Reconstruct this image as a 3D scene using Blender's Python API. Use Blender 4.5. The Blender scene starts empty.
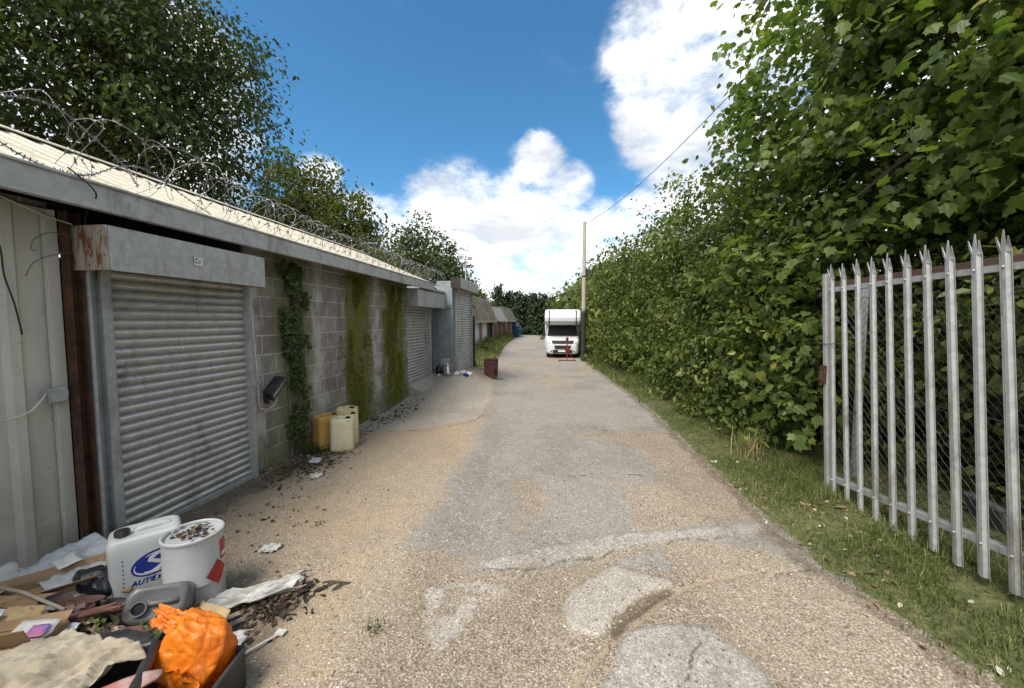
import bpy, bmesh, math, random
import numpy as np
from mathutils import Vector, Matrix
R = math.radians
random.seed(7)
rng = np.random.default_rng(11)
scene = bpy.context.scene
COL = scene.collection

# ------------------------------------------------------------------ helpers
def tag(o, label=None, cat=None, group=None, kind=None):
    if label: o['label'] = label
    if cat: o['category'] = cat
    if group: o['group'] = group
    if kind: o['kind'] = kind
    return o

def empty(name, loc=(0, 0, 0), rz=0.0, label=None, cat=None, group=None):
    o = bpy.data.objects.new(name, None)
    o.empty_display_size = .1
    COL.objects.link(o)
    o.location = loc
    o.rotation_euler = (0, 0, rz)
    return tag(o, label, cat, group)

def copy_tree(o, parent=None):
    c = o.copy()
    COL.objects.link(c)
    if parent is not None: c.parent = parent
    for ch in list(o.children): copy_tree(ch, c)
    return c

class MB:
    """collects shapes, then links them as one mesh object"""
    def __init__(s): s.v = []; s.f = []
    def add(s, vs, fs):
        b = len(s.v); s.v += [tuple(v) for v in vs]; s.f += [tuple(i + b for i in f) for f in fs]
        return s
    def box(s, x0, x1, y0, y1, z0, z1, M=None):
        vs = [(x, y, z) for z in (z0, z1) for y in (y0, y1) for x in (x0, x1)]
        if M is not None: vs = [M @ Vector(v) for v in vs]
        return s.add(vs, [(0, 2, 3, 1), (4, 5, 7, 6), (0, 1, 5, 4), (1, 3, 7, 5), (3, 2, 6, 7), (2, 0, 4, 6)])
    def rings(s, rs, cap=True, close=False):
        n = len(rs[0]); vs = [v for r in rs for v in r]; fs = []
        m = len(rs)
        for k in range(m if close else m - 1):
            a, b = k * n, ((k + 1) % m) * n
            for i in range(n):
                j = (i + 1) % n
                fs.append((a + i, a + j, b + j, b + i))
        if cap and not close:
            fs.append(tuple(range(n))[::-1]); fs.append(tuple((m - 1) * n + i for i in range(n)))
        return s.add(vs, fs)
    def tube(s, pts, rad, n=8, cap=True, close=False):
        pts = [Vector(p) for p in pts]; m = len(pts)
        rads = rad if isinstance(rad, (list, tuple)) else [rad] * m
        rs = []; prev = None
        for k in range(m):
            if close: t = pts[(k + 1) % m] - pts[k - 1]
            else: t = pts[min(k + 1, m - 1)] - pts[max(k - 1, 0)]
            if t.length < 1e-9: t = Vector((0, 0, 1))
            t.normalize()
            if prev is None:
                a = Vector((0, 0, 1)) if abs(t.z) < .9 else Vector((1, 0, 0))
                u = t.cross(a).normalized()
            else:
                u = prev - t * prev.dot(t)
                u = u.normalized() if u.length > 1e-6 else t.orthogonal().normalized()
            prev = u; w = t.cross(u)
            rs.append([pts[k] + (u * math.cos(2 * math.pi * i / n) + w * math.sin(2 * math.pi * i / n)) * rads[k] for i in range(n)])
        return s.rings(rs, cap, close)
    def lathe(s, prof, n=32, c=(0, 0, 0), M=None, cap=True):
        rs = [[Vector((r * math.cos(2 * math.pi * i / n) + c[0], r * math.sin(2 * math.pi * i / n) + c[1], z + c[2])) for i in range(n)] for r, z in prof]
        if M is not None: rs = [[M @ v for v in r] for r in rs]
        return s.rings(rs, cap)
    def prism(s, poly, a0, a1, axis='x', M=None):
        """poly in the two other axes, extruded along axis"""
        def mk(p, a):
            if axis == 'x': return Vector((a, p[0], p[1]))
            if axis == 'y': return Vector((p[0], a, p[1]))
            return Vector((p[0], p[1], a))
        rs = [[mk(p, a) for p in poly] for a in (a0, a1)]
        if M is not None: rs = [[M @ v for v in r] for r in rs]
        return s.rings(rs)
    def build(s, name, mat, parent=None, smooth=False, bevel=0, loc=None, rz=None, seg=2):
        me = bpy.data.meshes.new(name); me.from_pydata(s.v, [], s.f); me.update()
        bm = bmesh.new(); bm.from_mesh(me)
        bmesh.ops.recalc_face_normals(bm, faces=bm.faces)
        bm.to_mesh(me); bm.free()
        o = bpy.data.objects.new(name, me); COL.objects.link(o)
        if mat: me.materials.append(mat)
        if parent is not None: o.parent = parent
        if smooth:
            me.polygons.foreach_set('use_smooth', [True] * len(me.polygons))
            me.set_sharp_from_angle(angle=R(38))
        if bevel:
            md = o.modifiers.new('bevel', 'BEVEL'); md.width = bevel; md.segments = seg; md.limit_method = 'ANGLE'; md.angle_limit = R(35)
        if loc is not None: o.location = loc
        if rz is not None: o.rotation_euler.z = rz
        return o

def smoothstep(x):
    x = np.clip(x, 0, 1); return x * x * (3 - 2 * x)
def vnoise(x, y, seed=0):
    x = np.asarray(x, float); y = np.asarray(y, float)
    xi = np.floor(x).astype(np.int64); yi = np.floor(y).astype(np.int64); xf = x - xi; yf = y - yi
    def h(a, b):
        n = (a * 374761393 + b * 668265263 + seed * 974711) & 0x7fffffff
        n = ((n ^ (n >> 13)) * 1274126177) & 0x7fffffff
        return ((n ^ (n >> 16)) & 0xffff) / 65535.0
    u = xf * xf * (3 - 2 * xf); w = yf * yf * (3 - 2 * yf)
    return (h(xi, yi) * (1 - u) + h(xi + 1, yi) * u) * (1 - w) + (h(xi, yi + 1) * (1 - u) + h(xi + 1, yi + 1) * u) * w
def fbm(x, y, seed=0, oct=4):
    s = 0; a = .5; t = 0
    for k in range(oct):
        s = s + a * vnoise(np.asarray(x) * 2 ** k, np.asarray(y) * 2 ** k, seed + k * 17); t += a; a *= .5
    return s / t

def base_z(X, Y):
    X = np.asarray(X, float); Y = np.asarray(Y, float)
    b = np.where(Y < 4, 0, np.where(Y < 24, -.026 * (Y - 4), np.where(Y < 36, -.52 + .14 * (Y - 24) / 12, -.38)))
    s = smoothstep((-X - 1.5) / 1.5); t = smoothstep((Y - 7) / 4) * (1 - smoothstep((Y - 11.5) / 6))
    return b + .44 * s * t
def gz(x, y): return float(base_z(x, y))

# ------------------------------------------------------------------ materials
class NT:
    def __init__(s, name):
        s.m = bpy.data.materials.new(name); s.m.use_nodes = True; s.t = s.m.node_tree; s.N = s.t.nodes; s.L = s.t.links
        s.b = s.N['Principled BSDF']; s.out = s.N['Material Output']
    def n(s, typ, **kw):
        nd = s.N.new(typ)
        for k, v in kw.items(): setattr(nd, k, v)
        return nd
    def set(s, sock, val):
        if isinstance(val, bpy.types.NodeSocket): s.L.new(val, sock)
        else: sock.default_value = val
    def coord(s, kind='Object', scale=(1, 1, 1), loc=(0, 0, 0)):
        c = s.n('ShaderNodeTexCoord'); mp = s.n('ShaderNodeMapping')
        s.L.new(c.outputs[kind], mp.inputs[0]); mp.inputs['Scale'].default_value = scale; mp.inputs['Location'].default_value = loc
        return mp.outputs[0]
    def pos(s):
        return s.n('ShaderNodeNewGeometry').outputs['Position']
    def noise(s, vec, scale, detail=5, rough=.6, dist=0):
        nd = s.n('ShaderNodeTexNoise'); s.L.new(vec, nd.inputs['Vector'])
        nd.inputs['Scale'].default_value = scale; nd.inputs['Detail'].default_value = detail; nd.inputs['Roughness'].default_value = rough; nd.inputs['Distortion'].default_value = dist
        return nd.outputs['Fac']
    def voro(s, vec, scale, feature='F1', rand=1):
        nd = s.n('ShaderNodeTexVoronoi', feature=feature); s.L.new(vec, nd.inputs['Vector']); nd.inputs['Scale'].default_value = scale; nd.inputs['Randomness'].default_value = rand
        return nd
    def ramp(s, fac, stops, interp='LINEAR'):
        nd = s.n('ShaderNodeValToRGB'); nd.color_ramp.interpolation = interp; e = nd.color_ramp.elements
        while len(e) < len(stops): e.new(.5)
        for q, (p, c) in zip(e, stops):
            q.position = p; q.color = tuple(c) + (1,) if len(c) == 3 else c
        s.L.new(fac, nd.inputs[0]); return nd.outputs[0]
    def mix(s, fac, a, b, blend='MIX'):
        nd = s.n('ShaderNodeMix', data_type='RGBA', blend_type=blend)
        s.set(nd.inputs[0], fac); 
        s.set(nd.inputs[6], a if isinstance(a, bpy.types.NodeSocket) else tuple(a) + (1,)); s.set(nd.inputs[7], b if isinstance(b, bpy.types.NodeSocket) else tuple(b) + (1,))
        return nd.outputs[2]
    def math(s, op, a, b=0.0, c=None, clamp=False):
        nd = s.n('ShaderNodeMath', operation=op, use_clamp=clamp); s.set(nd.inputs[0], a); s.set(nd.inputs[1], b)
        if c is not None: s.set(nd.inputs[2], c)
        return nd.outputs[0]
    def mrange(s, v, a, b, c=0., d=1., smooth=True):
        nd = s.n('ShaderNodeMapRange', interpolation_type='SMOOTHSTEP' if smooth else 'LINEAR'); s.set(nd.inputs[0], v)
        for k, q in enumerate((a, b, c, d)): s.set(nd.inputs[k + 1], q)
        return nd.outputs[0]
    def attr(s, name):
        return s.n('ShaderNodeAttribute', attribute_name=name).outputs['Fac']
    def bump(s, h, strength=.3, dist=.01, normal=None):
        nd = s.n('ShaderNodeBump'); s.set(nd.inputs['Height'], h); nd.inputs['Strength'].default_value = strength; nd.inputs['Distance'].default_value = dist
        if normal is not None: s.L.new(normal, nd.inputs['Normal'])
        return nd.outputs[0]
    def done(s, col=None, rough=None, metal=None, normal=None, spec=None):
        I = s.b.inputs
        if col is not None: s.set(I['Base Color'], col if isinstance(col, bpy.types.NodeSocket) else tuple(col) + (1,))
        if rough is not None: s.set(I['Roughness'], rough)
        if metal is not None: s.set(I['Metallic'], metal)
        if normal is not None: s.L.new(normal, I['Normal'])
        if spec is not None: I['Specular IOR Level'].default_value = spec
        return s.m

def plain(name, c1, c2=None, rough=.6, metal=0, scale=8, bump=.15, dirt=None, dirt_amt=.5, bdist=.004, spec=.4, bscale=4):
    """two-tone worn surface with dirt blotches and slight unevenness"""
    t = NT(name); v = t.coord()
    if c2 is None: c2 = tuple(x * .75 for x in c1)
    n1 = t.noise(v, scale, 6, .65)
    col = t.mix(t.mrange(n1, .35, .68), c1, c2)
    if dirt is not None:
        n2 = t.noise(v, scale * .6, 8, .7, .6)
        col = t.mix(t.math('MULTIPLY', t.mrange(n2, .5, .72), dirt_amt), col, dirt)
    n3 = t.noise(v, scale * bscale, 4, .6)
    return t.done(col, t.mrange(n1, .3, .7, max(rough - .1, .05), min(rough + .12, 1)), metal, t.bump(n3, bump, bdist), spec)

def leaf_mat(name, stops, rough=.45, transl=.36, spec=.3):
    t = NT(name); a = t.attr('tint')
    col = t.ramp(a, stops)
    t.done(col, rough, 0, None, spec)
    tr = t.n('ShaderNodeBsdfTranslucent'); 
    col2 = t.mix(1.0, col, (1.5, 1.6, .7), 'MULTIPLY'); t.L.new(col2, tr.inputs[0])
    mx = t.n('ShaderNodeMixShader'); mx.inputs[0].default_value = transl
    t.L.new(t.b.outputs[0], mx.inputs[1]); t.L.new(tr.outputs[0], mx.inputs[2]); t.L.new(mx.outputs[0], t.out.inputs[0])
    return t.m

def galv(name, base=(.36, .39, .41), rough=.45, metal=.55, streak=(.16, .16, .15), amt=.5, spangle=22):
    t = NT(name); v = t.coord()
    vo = t.voro(v, spangle); sp = t.n('ShaderNodeSeparateColor'); t.L.new(vo.outputs['Color'], sp.inputs[0])
    k = t.mrange(sp.outputs[0], 0, 1, .88, 1.1, False)
    hs = t.mix(1.0, base, t.n('ShaderNodeCombineColor').outputs[0], 'MULTIPLY')
    cc = [n for n in t.N if n.type == 'COMBINE_COLOR'][-1]
    for q in range(3): t.L.new(k, cc.inputs[q])
    n1 = t.noise(t.coord(scale=(1, 1, .35)), 5, 7, .7, .4)
    col = t.mix(t.math('MULTIPLY', t.mrange(n1, .48, .72), amt), hs, streak)
    n2 = t.noise(v, 30, 4)
    return t.done(col, t.mrange(n1, .3, .7, rough - .08, rough + .2), metal, t.bump(n2, .06, .003))

M = {}
M['galv'] = galv('galvanised steel', (.47, .47, .455), .42, .35)
M['galv_post'] = galv('weathered steel channel', (.38, .39, .39), .5, .3, (.15, .14, .13), .7)
M['pale_galv'] = galv('palisade zinc', (.38, .385, .375), .45, .35, (.17, .16, .14), .95, 26)
M['shutter'] = galv('shutter lath', (.45, .445, .43), .34, .42, (.12, .112, .10), .65, 70)
M['fascia'] = galv('fascia zinc', (.44, .44, .43), .5, .25, (.17, .17, .16), .75, 16)
M['blue_panel'] = plain('blue grey panel', (.25, .285, .295), (.19, .22, .23), .5, .25, 3, .1, (.09, .1, .1), .5)
M['dark'] = plain('painted shade black', (.015, .015, .014), (.022, .02, .018), .9, 0, 5, .1)  # near-black colour stands in for shade under eaves and inside openings
M['rust'] = plain('rusty steel', (.085, .038, .02), (.04, .022, .016), .85, .1, 9, .4, (.16, .07, .03), .5)

def end_plate_mat():
    t = NT('rust streaked plate'); v = t.coord()
    n = t.noise(t.coord(scale=(3, 3, .7)), 7, 7, .7, .5); n2 = t.noise(v, 26, 5)
    col = t.mix(t.mrange(n, .47, .6), (.42, .38, .31), (.22, .075, .025))
    col = t.mix(t.mrange(n2, .55, .72), col, (.13, .05, .025))
    return t.done(col, .75, .1, t.bump(n2, .2, .003))
M['end_plate'] = end_plate_mat()

def clad_mat():
    t = NT('painted cladding'); p = t.pos()
    n = t.noise(t.coord(scale=(1, 1, .25)), 4, 8, .7, .3); n2 = t.noise(p, 2.2, 6)
    col = t.mix(t.mrange(n, .4, .75), (.55, .52, .455), (.39, .37, .32))
    sep = t.n('ShaderNodeSeparateXYZ'); t.L.new(p, sep.inputs[0])
    low = t.math('MULTIPLY', t.mrange(sep.outputs[2], 1.3, -.1), t.mrange(n2, .32, .66))
    col = t.mix(t.math('MULTIPLY', low, .75), col, (.19, .19, .13))
    n3 = t.noise(p, 40, 4)
    col = t.mix(t.mrange(n3, .66, .74), col, (.16, .11, .07))
    return t.done(col, .6, .1, t.bump(n3, .08, .003))
M['clad'] = clad_mat()

def block_mat():
    t = NT('concrete blockwork'); p = t.pos()
    sep = t.n('ShaderNodeSeparateXYZ'); t.L.new(p, sep.inputs[0]); Y, Z = sep.outputs[1], sep.outputs[2]
    cmb = t.n('ShaderNodeCombineXYZ'); t.L.new(Y, cmb.inputs[0]); t.L.new(t.math('ADD', Z, .9), cmb.inputs[1])
    wob = t.noise(p, 3, 3); 
    br = t.n('ShaderNodeTexBrick'); t.L.new(cmb.outputs[0], br.inputs['Vector'])
    br.offset = .5; I = br.inputs
    I['Scale'].default_value = 1; I['Brick Width'].default_value = .43; I['Row Height'].default_value = .225; I['Mortar Size'].default_value = .0095; I['Mortar Smooth'].default_value = .3
    I['Color1'].default_value = (.205, .188, .17, 1); I['Color2'].default_value = (.315, .292, .265, 1); I['Mortar'].default_value = (.50, .47, .42, 1); I['Bias'].default_value = -.1
    col = br.outputs['Color']
    n1 = t.noise(p, 5, 8, .7); fine = t.noise(p, 70, 4, .7)
    col = t.mix(t.math('MULTIPLY', t.mrange(n1, .4, .75), .6), col, (.085, .078, .07))
    col = t.mix(t.math('MULTIPLY', t.mrange(fine, .45, .7), .35), col, (.25, .235, .215))
    n_b = t.noise(p, 1.6, 7, .7, .5); col = t.mix(t.math('MULTIPLY', t.mrange(n_b, .45, .68), .5), col, (.12, .095, .07))
    streakn = t.noise(t.coord(scale=(1, 1, .3)), 6, 7, .7, .5)
    sn = t.math('MULTIPLY', t.math('SUBTRACT', streakn, .5), 1.1)
    def band(c, w):
        d = t.math('ABSOLUTE', t.math('SUBTRACT', t.math('ADD', Y, t.math('MULTIPLY', sn, .5)), c))
        return t.mrange(d, w, w * .45)
    def mx(*a):
        r = a[0]
        for q in a[1:]: r = t.math('MAXIMUM', r, q)
        return r
    # lime bloom streaks down the wall
    bloom = mx(band(5.17, .2), band(6.93, .17), band(3.99, .12))
    bz = t.mrange(t.noise(t.coord(scale=(1, 1, .6)), 5, 5, .6), .32, .62)
    col = t.mix(t.math('MULTIPLY', t.math('MULTIPLY', bloom, bz), .62), col, (.5, .48, .45))
    # moss and algae streaks
    moss = mx(band(6.28, .55), band(7.75, .68), t.math('MULTIPLY', band(4.62, .45), .45))
    foot = t.mrange(t.math('ADD', Z, t.math('MULTIPLY', sn, .8)), .62, .0)
    mossall = t.math('MAXIMUM', moss, t.math('MULTIPLY', foot, .55))
    mn = t.noise(p, 22, 7, .75); mk = t.math('MULTIPLY', mossall, t.mrange(t.math('ADD', streakn, t.math('MULTIPLY', mn, .35)), .42, .72))
    mc = t.ramp(mn, [(.25, (.04, .044, .012)), (.45, (.10, .11, .016)), (.62, (.19, .195, .026)), (.75, (.26, .25, .045))])
    col = t.mix(t.math('MULTIPLY', mk, .96), col, mc)
    topd = t.mrange(Z, 2.25, 2.55)
    h = t.math('MULTIPLY', br.outputs['Fac'], -1.0)
    nb = t.bump(h, .6, .012); nb = t.bump(fine, .5, .006, nb); nb = t.bump(t.math('MULTIPLY', mk, mn), .9, .03, nb)
    return t.done(col, .92, 0, nb, .2)
M['block'] = block_mat()

def roof_mat():
    t = NT('cream sheet roof with lichen'); p = t.pos(); n = t.noise(p, 2.5, 8, .75); f = t.noise(p, 24, 6, .7)
    col = t.mix(t.mrange(n, .38, .7), (.52, .48, .38), (.41, .36, .26))
    sep = t.n('ShaderNodeSeparateXYZ'); t.L.new(p, sep.inputs[0])
    far = t.mrange(sep.outputs[1], 4.5, 8)
    col = t.mix(t.math('MULTIPLY', t.mrange(f, .50, .62), t.mrange(far, 0, 1, .35, .95)), col, (.13, .105, .07))
    col = t.mix(t.mrange(t.noise(p, 9, 6), .6, .7), col, (.6, .58, .5))
    return t.done(col, .75, 0, t.bump(f, .15, .004))
M['roof'] = roof_mat()
M['black'] = plain('black plastic', (.018, .018, .02), (.03, .03, .03), .38, 0, 14, .1, (.09, .08, .065), .25, spec=.5)
M['rubber'] = plain('dusty black rubber', (.022, .023, .024), (.04, .04, .04), .5, 0, 10, .25, (.12, .11, .09), .3)
M['white_plastic'] = plain('white can plastic', (.6, .6, .57), (.52, .52, .49), .38, 0, 4, .05, (.35, .31, .24), .35)
M['drum_white'] = plain('scuffed white tin', (.5, .5, .49), (.43, .43, .42), .4, .1, 5, .05, (.26, .23, .19), .45)
M['grey_plastic'] = plain('smoky grey can', (.15, .15, .145), (.105, .105, .10), .35, 0, 7, .1, (.12, .11, .1), .4)
M['yellow_can'] = plain('yellowed can', (.72, .62, .36), (.62, .50, .25), .4, 0, 5, .06, (.3, .22, .11), .35)
M['cream_can'] = plain('cream can', (.76, .70, .48), (.68, .60, .36), .4, 0, 5, .06, (.4, .32, .18), .35)
M['amber_can'] = plain('amber can', (.58, .36, .10), (.45, .26, .07), .4, 0, 5, .06, (.3, .2, .1), .3)
M['blue_ink'] = plain('blue print', (.02, .035, .25), (.018, .03, .2), .45, 0, 10, .02)
M['white_ink'] = plain('white print', (.75, .75, .72), None, .45, 0, 10, .02)
M['red_label'] = plain('red label', (.42, .02, .02), (.33, .02, .025), .45, 0, 10, .03, (.5, .4, .35), .25)
M['orange'] = plain('orange plastic film', (.82, .20, .012), (.70, .15, .01), .34, 0, 6, .3, (.4, .12, .02), .35, .01, .6, 2.5)
M['card'] = plain('brown cardboard', (.36, .235, .125), (.27, .17, .09), .85, 0, 6, .15, (.13, .08, .045), .4)
M['card_inside'] = plain('buff cardboard', (.45, .32, .17), (.36, .25, .13), .85, 0, 6, .15, (.2, .13, .07), .4)
M['cream_cloth'] = plain('cream cloth', (.42, .36, .27), (.33, .275, .195), .9, 0, 7, .35, (.2, .16, .11), .35, .01)
M['dirty_white'] = plain('dirty white film', (.55, .54, .5), (.42, .40, .36), .55, 0, 12, .25, (.2, .17, .13), .5)
M['paper'] = plain('paper', (.62, .6, .56), (.5, .48, .44), .8, 0, 12, .15, (.3, .26, .2), .4)
M['wood_red'] = plain('red brown wood', (.17, .075, .055), (.11, .05, .04), .85, 0, 18, .3, (.3, .2, .15), .35)
M['wood_pale'] = plain('grey wood', (.36, .31, .24), (.26, .22, .17), .85, 0, 14, .3)
M['concrete'] = plain('pale concrete', (.36, .33, .28), (.28, .255, .215), .9, 0, 6, .4, (.16, .14, .11), .4, .006, .2, 9)
M['white_paint'] = plain('white gloss panel', (.60, .61, .61), (.55, .56, .56), .28, 0, 1.5, .01, (.42, .41, .38), .18, spec=.5)
M['stripe'] = plain('dark blue stripe', (.03, .04, .06), None, .4, 0, 10, .01)
M['trim_black'] = plain('trim black', (.014, .014, .015), (.022, .022, .022), .5, 0, 10, .04)
M['tyre'] = plain('tyre', (.02, .02, .02), (.04, .038, .035), .85, 0, 12, .2)
M['steel'] = plain('bright steel', (.55, .55, .55), (.42, .42, .42), .28, .9, 6, .05, (.2, .18, .16), .3)
M['red_paint'] = plain('red paint', (.2, .018, .016), (.13, .012, .012), .5, 0, 10, .1, (.1, .05, .04), .4)
M['maroon'] = plain('maroon enamel', (.085, .03, .035), (.055, .022, .026), .5, .1, 6, .1, (.16, .1, .08), .45)
M['brick'] = None
M['cable'] = plain('white cable', (.6, .58, .54), None, .5, 0, 10, .02)
M['wire'] = plain('dull wire', (.16, .16, .155), (.11, .10, .09), .5, .6, 20, .05)
M['dark_wire'] = plain('black wire', (.03, .028, .026), None, .6, 0, 20, .05)
M['bright_wire'] = plain('zinc razor wire', (.26, .26, .255), (.12, .12, .115), .5, .5, 12, .05)
M['bark'] = plain('bark', (.085, .07, .052), (.05, .042, .032), .95, 0, 10, .8, (.06, .075, .03), .5, .02)
M['pole_wood'] = None
def glass_dark():
    t = NT('dark window glass'); t.b.inputs['Coat Weight'].default_value = .4
    return t.done((.02, .026, .03), .06, 0, None, .6)
M['glass'] = glass_dark()
def lamp_mat():
    t = NT('clear lens'); return t.done((.30, .31, .32), .12, .3, None, .6)
M['lens'] = lamp_mat()
def orange_film():
    t = NT('creased orange film'); v = t.coord(); n = t.noise(v, 7, 5, .6, .4); n2 = t.noise(t.coord(scale=(12, 12, 2.6)), 3.2, 6, .65, 1.2)
    vo = t.voro(v, 13, 'DISTANCE_TO_EDGE'); nb = t.bump(t.mrange(vo.outputs['Distance'], 0, .22), .35, .012); nb = t.bump(n2, .4, .02, nb)
    col = t.mix(t.mrange(n, .4, .65), (.88, .25, .018), (.76, .18, .012))
    t.done(col, .27, 0, nb, .55)
    tr = t.n('ShaderNodeBsdfTranslucent'); t.L.new(col, tr.inputs[0]); t.L.new(nb, tr.inputs['Normal']); mx = t.n('ShaderNodeMixShader'); mx.inputs[0].default_value = .3
    t.L.new(t.b.outputs[0], mx.inputs[1]); t.L.new(tr.outputs[0], mx.inputs[2]); t.L.new(mx.outputs[0], t.out.inputs[0]); return t.m
M['orange'] = orange_film()
def clear_film():
    t = NT('clear polythene'); v = t.coord(); n = t.noise(v, 9, 6, .6, .5)
    t.done((.62, .63, .63), .22, 0, t.bump(n, .5, .02), .7)
    tr = t.n('ShaderNodeBsdfTransparent'); mx = t.n('ShaderNodeMixShader'); t.L.new(t.mrange(n, .3, .7, .45, .9), mx.inputs[0])
    t.L.new(tr.outputs[0], mx.inputs[1]); t.L.new(t.b.outputs[0], mx.inputs[2]); t.L.new(mx.outputs[0], t.out.inputs[0]); return t.m
M['film'] = clear_film()
def bin_bag():
    t = NT('black bag film'); v = t.coord(); n = t.noise(v, 12, 5, .6, .6)
    return t.done((.012, .013, .018), .3, 0, t.bump(n, .7, .03), .6)
M['bag'] = bin_bag()
def pole_mat():
    t = NT('weathered pole wood'); p = t.pos(); sep = t.n('ShaderNodeSeparateXYZ'); t.L.new(p, sep.inputs[0])
    n = t.noise(t.coord(scale=(6, 6, .4)), 5, 6, .7)
    col = t.mix(t.mrange(n, .35, .7), (.42, .39, .33), (.30, .27, .22))
    col = t.mix(t.mrange(t.math('ADD', sep.outputs[2], t.math('MULTIPLY', n, .4)), 2.65, 2.35), col, (.028, .026, .022))
    return t.done(col, .9, 0, t.bump(n, .3, .01))
M['pole_wood'] = pole_mat()
def brick_mat():
    t = NT('red brickwork'); p = t.pos(); sep = t.n('ShaderNodeSeparateXYZ'); t.L.new(p, sep.inputs[0])
    c = t.n('ShaderNodeCombineXYZ'); t.L.new(t.math('ADD', sep.outputs[1], sep.outputs[0]), c.inputs[0]); t.L.new(sep.outputs[2], c.inputs[1])
    br = t.n('ShaderNodeTexBrick'); t.L.new(c.outputs[0], br.inputs['Vector']); I = br.inputs
    I['Scale'].default_value = 1; I['Brick Width'].default_value = .225; I['Row Height'].default_value = .075; I['Mortar Size'].default_value = .006
    I['Color1'].default_value = (.19, .075, .05, 1); I['Color2'].default_value = (.13, .055, .04, 1); I['Mortar'].default_value = (.25, .22, .19, 1)
    n = t.noise(p, 3, 7, .7)
    col = t.mix(t.math('MULTIPLY', t.mrange(n, .45, .7), .6), br.outputs[0], (.08, .06, .045))
    return t.done(col, .9, 0, t.bump(br.outputs['Fac'], -.4, .006))
M['brick'] = brick_mat()
def tile_mat(name, c1, c2, moss):
    t = NT(name); p = t.pos(); n = t.noise(p, .55, 9, .8); f = t.noise(p, 2.6, 8, .8)
    col = t.mix(t.mrange(n, .4, .65), c1, c2); col = t.mix(t.mrange(f, .48, .62), col, moss)
    col = t.mix(t.mrange(t.noise(p, 1.3, 8, .75), .56, .66), col, (.42, .38, .29))
    return t.done(col, .95, 0, t.bump(f, .8, .12))
M['tile'] = tile_mat('mossy roof tiles', (.24, .19, .135), (.11, .09, .065), (.075, .08, .03))
M['tile_pale'] = tile_mat('pale roof sheet', (.36, .34, .32), (.27, .255, .24), (.2, .19, .16))
M['tile_green'] = tile_mat('greenish roof sheet', (.15, .155, .11), (.11, .115, .08), (.07, .085, .04))
# ------------------------------------------------------------------ ground
P1 = [(0.04, 2.32), (0.39, 2.71), (0.74, 2.6), (0.75, 2.54), (0.55, 2.43), (0.41, 2.29), (0.24, 2.05), (0.09, 2.08)]
P2 = [(0.29, 1.96), (0.38, 2.1), (0.56, 2.19), (0.82, 2.23), (0.92, 2.11), (1.02, 1.97), (1.01, 1.3), (0.1, 1.2)]
P3 = [(-0.53, 2.67), (-0.09, 2.85), (0.33, 3.08), (1.29, 3.34), (1.75, 3.46), (1.68, 3.31), (1.29, 3.22), (0.69, 3.01), (-0.01, 2.7), (-0.48, 2.56)]
P4 = [(-0.86, 2.35), (-0.5, 2.43), (-0.33, 2.38), (-0.48, 2.2), (-0.5, 2.04), (-0.57, 1.85), (-0.68, 1.84), (-0.75, 2.09)]
P5 = [(0.4, 2.79), (0.82, 2.96), (0.79, 2.66), (0.58, 2.69)]
CRACKS = [([(.33, 2.10), (.46, 2.24), (.60, 2.36), (.78, 2.50)], .022), ([(.55, 1.72), (.68, 1.95), (.78, 2.08), (.83, 2.2)], .012), ([(-.5, 2.57), (-.2, 2.6), (0, 2.69), (.3, 2.82), (.45, 2.9)], .014), ([(.70, 2.98), (1.0, 3.12), (1.4, 3.22)], .010), ([(-3.3, 5.85), (-2.6, 5.95), (-2.1, 6.05), (-1.5, 6.75), (-1.45, 7.4)], .02), ([(-3.4, 8.6), (-2.4, 8.5), (-1.6, 8.7)], .02), ([(-.3, 4.5), (.2, 4.3), (.5, 4.5), (1.1, 4.4)], .014), ([(1.2, 2.9), (1.5, 2.75), (1.8, 2.85)], .014)]
GROOVE = [(-0.05, 1.4), (0.05, 1.69), (0.1, 1.79), (0.26, 1.99), (0.39, 2.12), (0.64, 2.37), (0.86, 2.55), (1.11, 2.67), (1.31, 2.76)]
GA = [(0.14, 6.15), (1.23, 6.29), (1.73, 6.36), (1.92, 4.72), (1.83, 3.54), (1.33, 3.38), (0.78, 3.27), (0.65, 3.76), (1.19, 4.32), (1.08, 5.3)]
GB = [(-0.51, 4.08), (-0.08, 3.95), (-0.13, 3.41), (-0.26, 2.89)]
GC = [(-1.21, 2.78), (-0.52, 2.51), (0.03, 2.68), (0.48, 2.92), (1.14, 3.13), (1.62, 3.05), (2.07, 2.49), (2.3, .2), (-1.2, .2), (-1.25, 2.02)]
APR = [(-3.6, 5.9), (-3.6, 8.35), (-3.6, 10.6), (-2.9, 11.3), (-1.91, 11.3), (-1.54, 8.88), (-1.41, 6.95), (-2.2, 6.1), (-2.8, 5.9)]
def sdist(px, py, poly):
    """distance to polygon edge, positive inside"""
    d = np.full(px.shape, 1e9); inside = np.zeros(px.shape, bool); n = len(poly)
    for k in range(n):
        x0, y0 = poly[k]; x1, y1 = poly[(k + 1) % n]
        ex, ey = x1 - x0, y1 - y0
        t = np.clip(((px - x0) * ex + (py - y0) * ey) / (ex * ex + ey * ey + 1e-12), 0, 1)
        d = np.minimum(d, np.hypot(px - x0 - t * ex, py - y0 - t * ey))
        c = ((y0 > py) != (y1 > py)) & (px < (x1 - x0) * (py - y0) / (y1 - y0 + 1e-12) + x0)
        inside ^= c
    return np.where(inside, d, -d)
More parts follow.
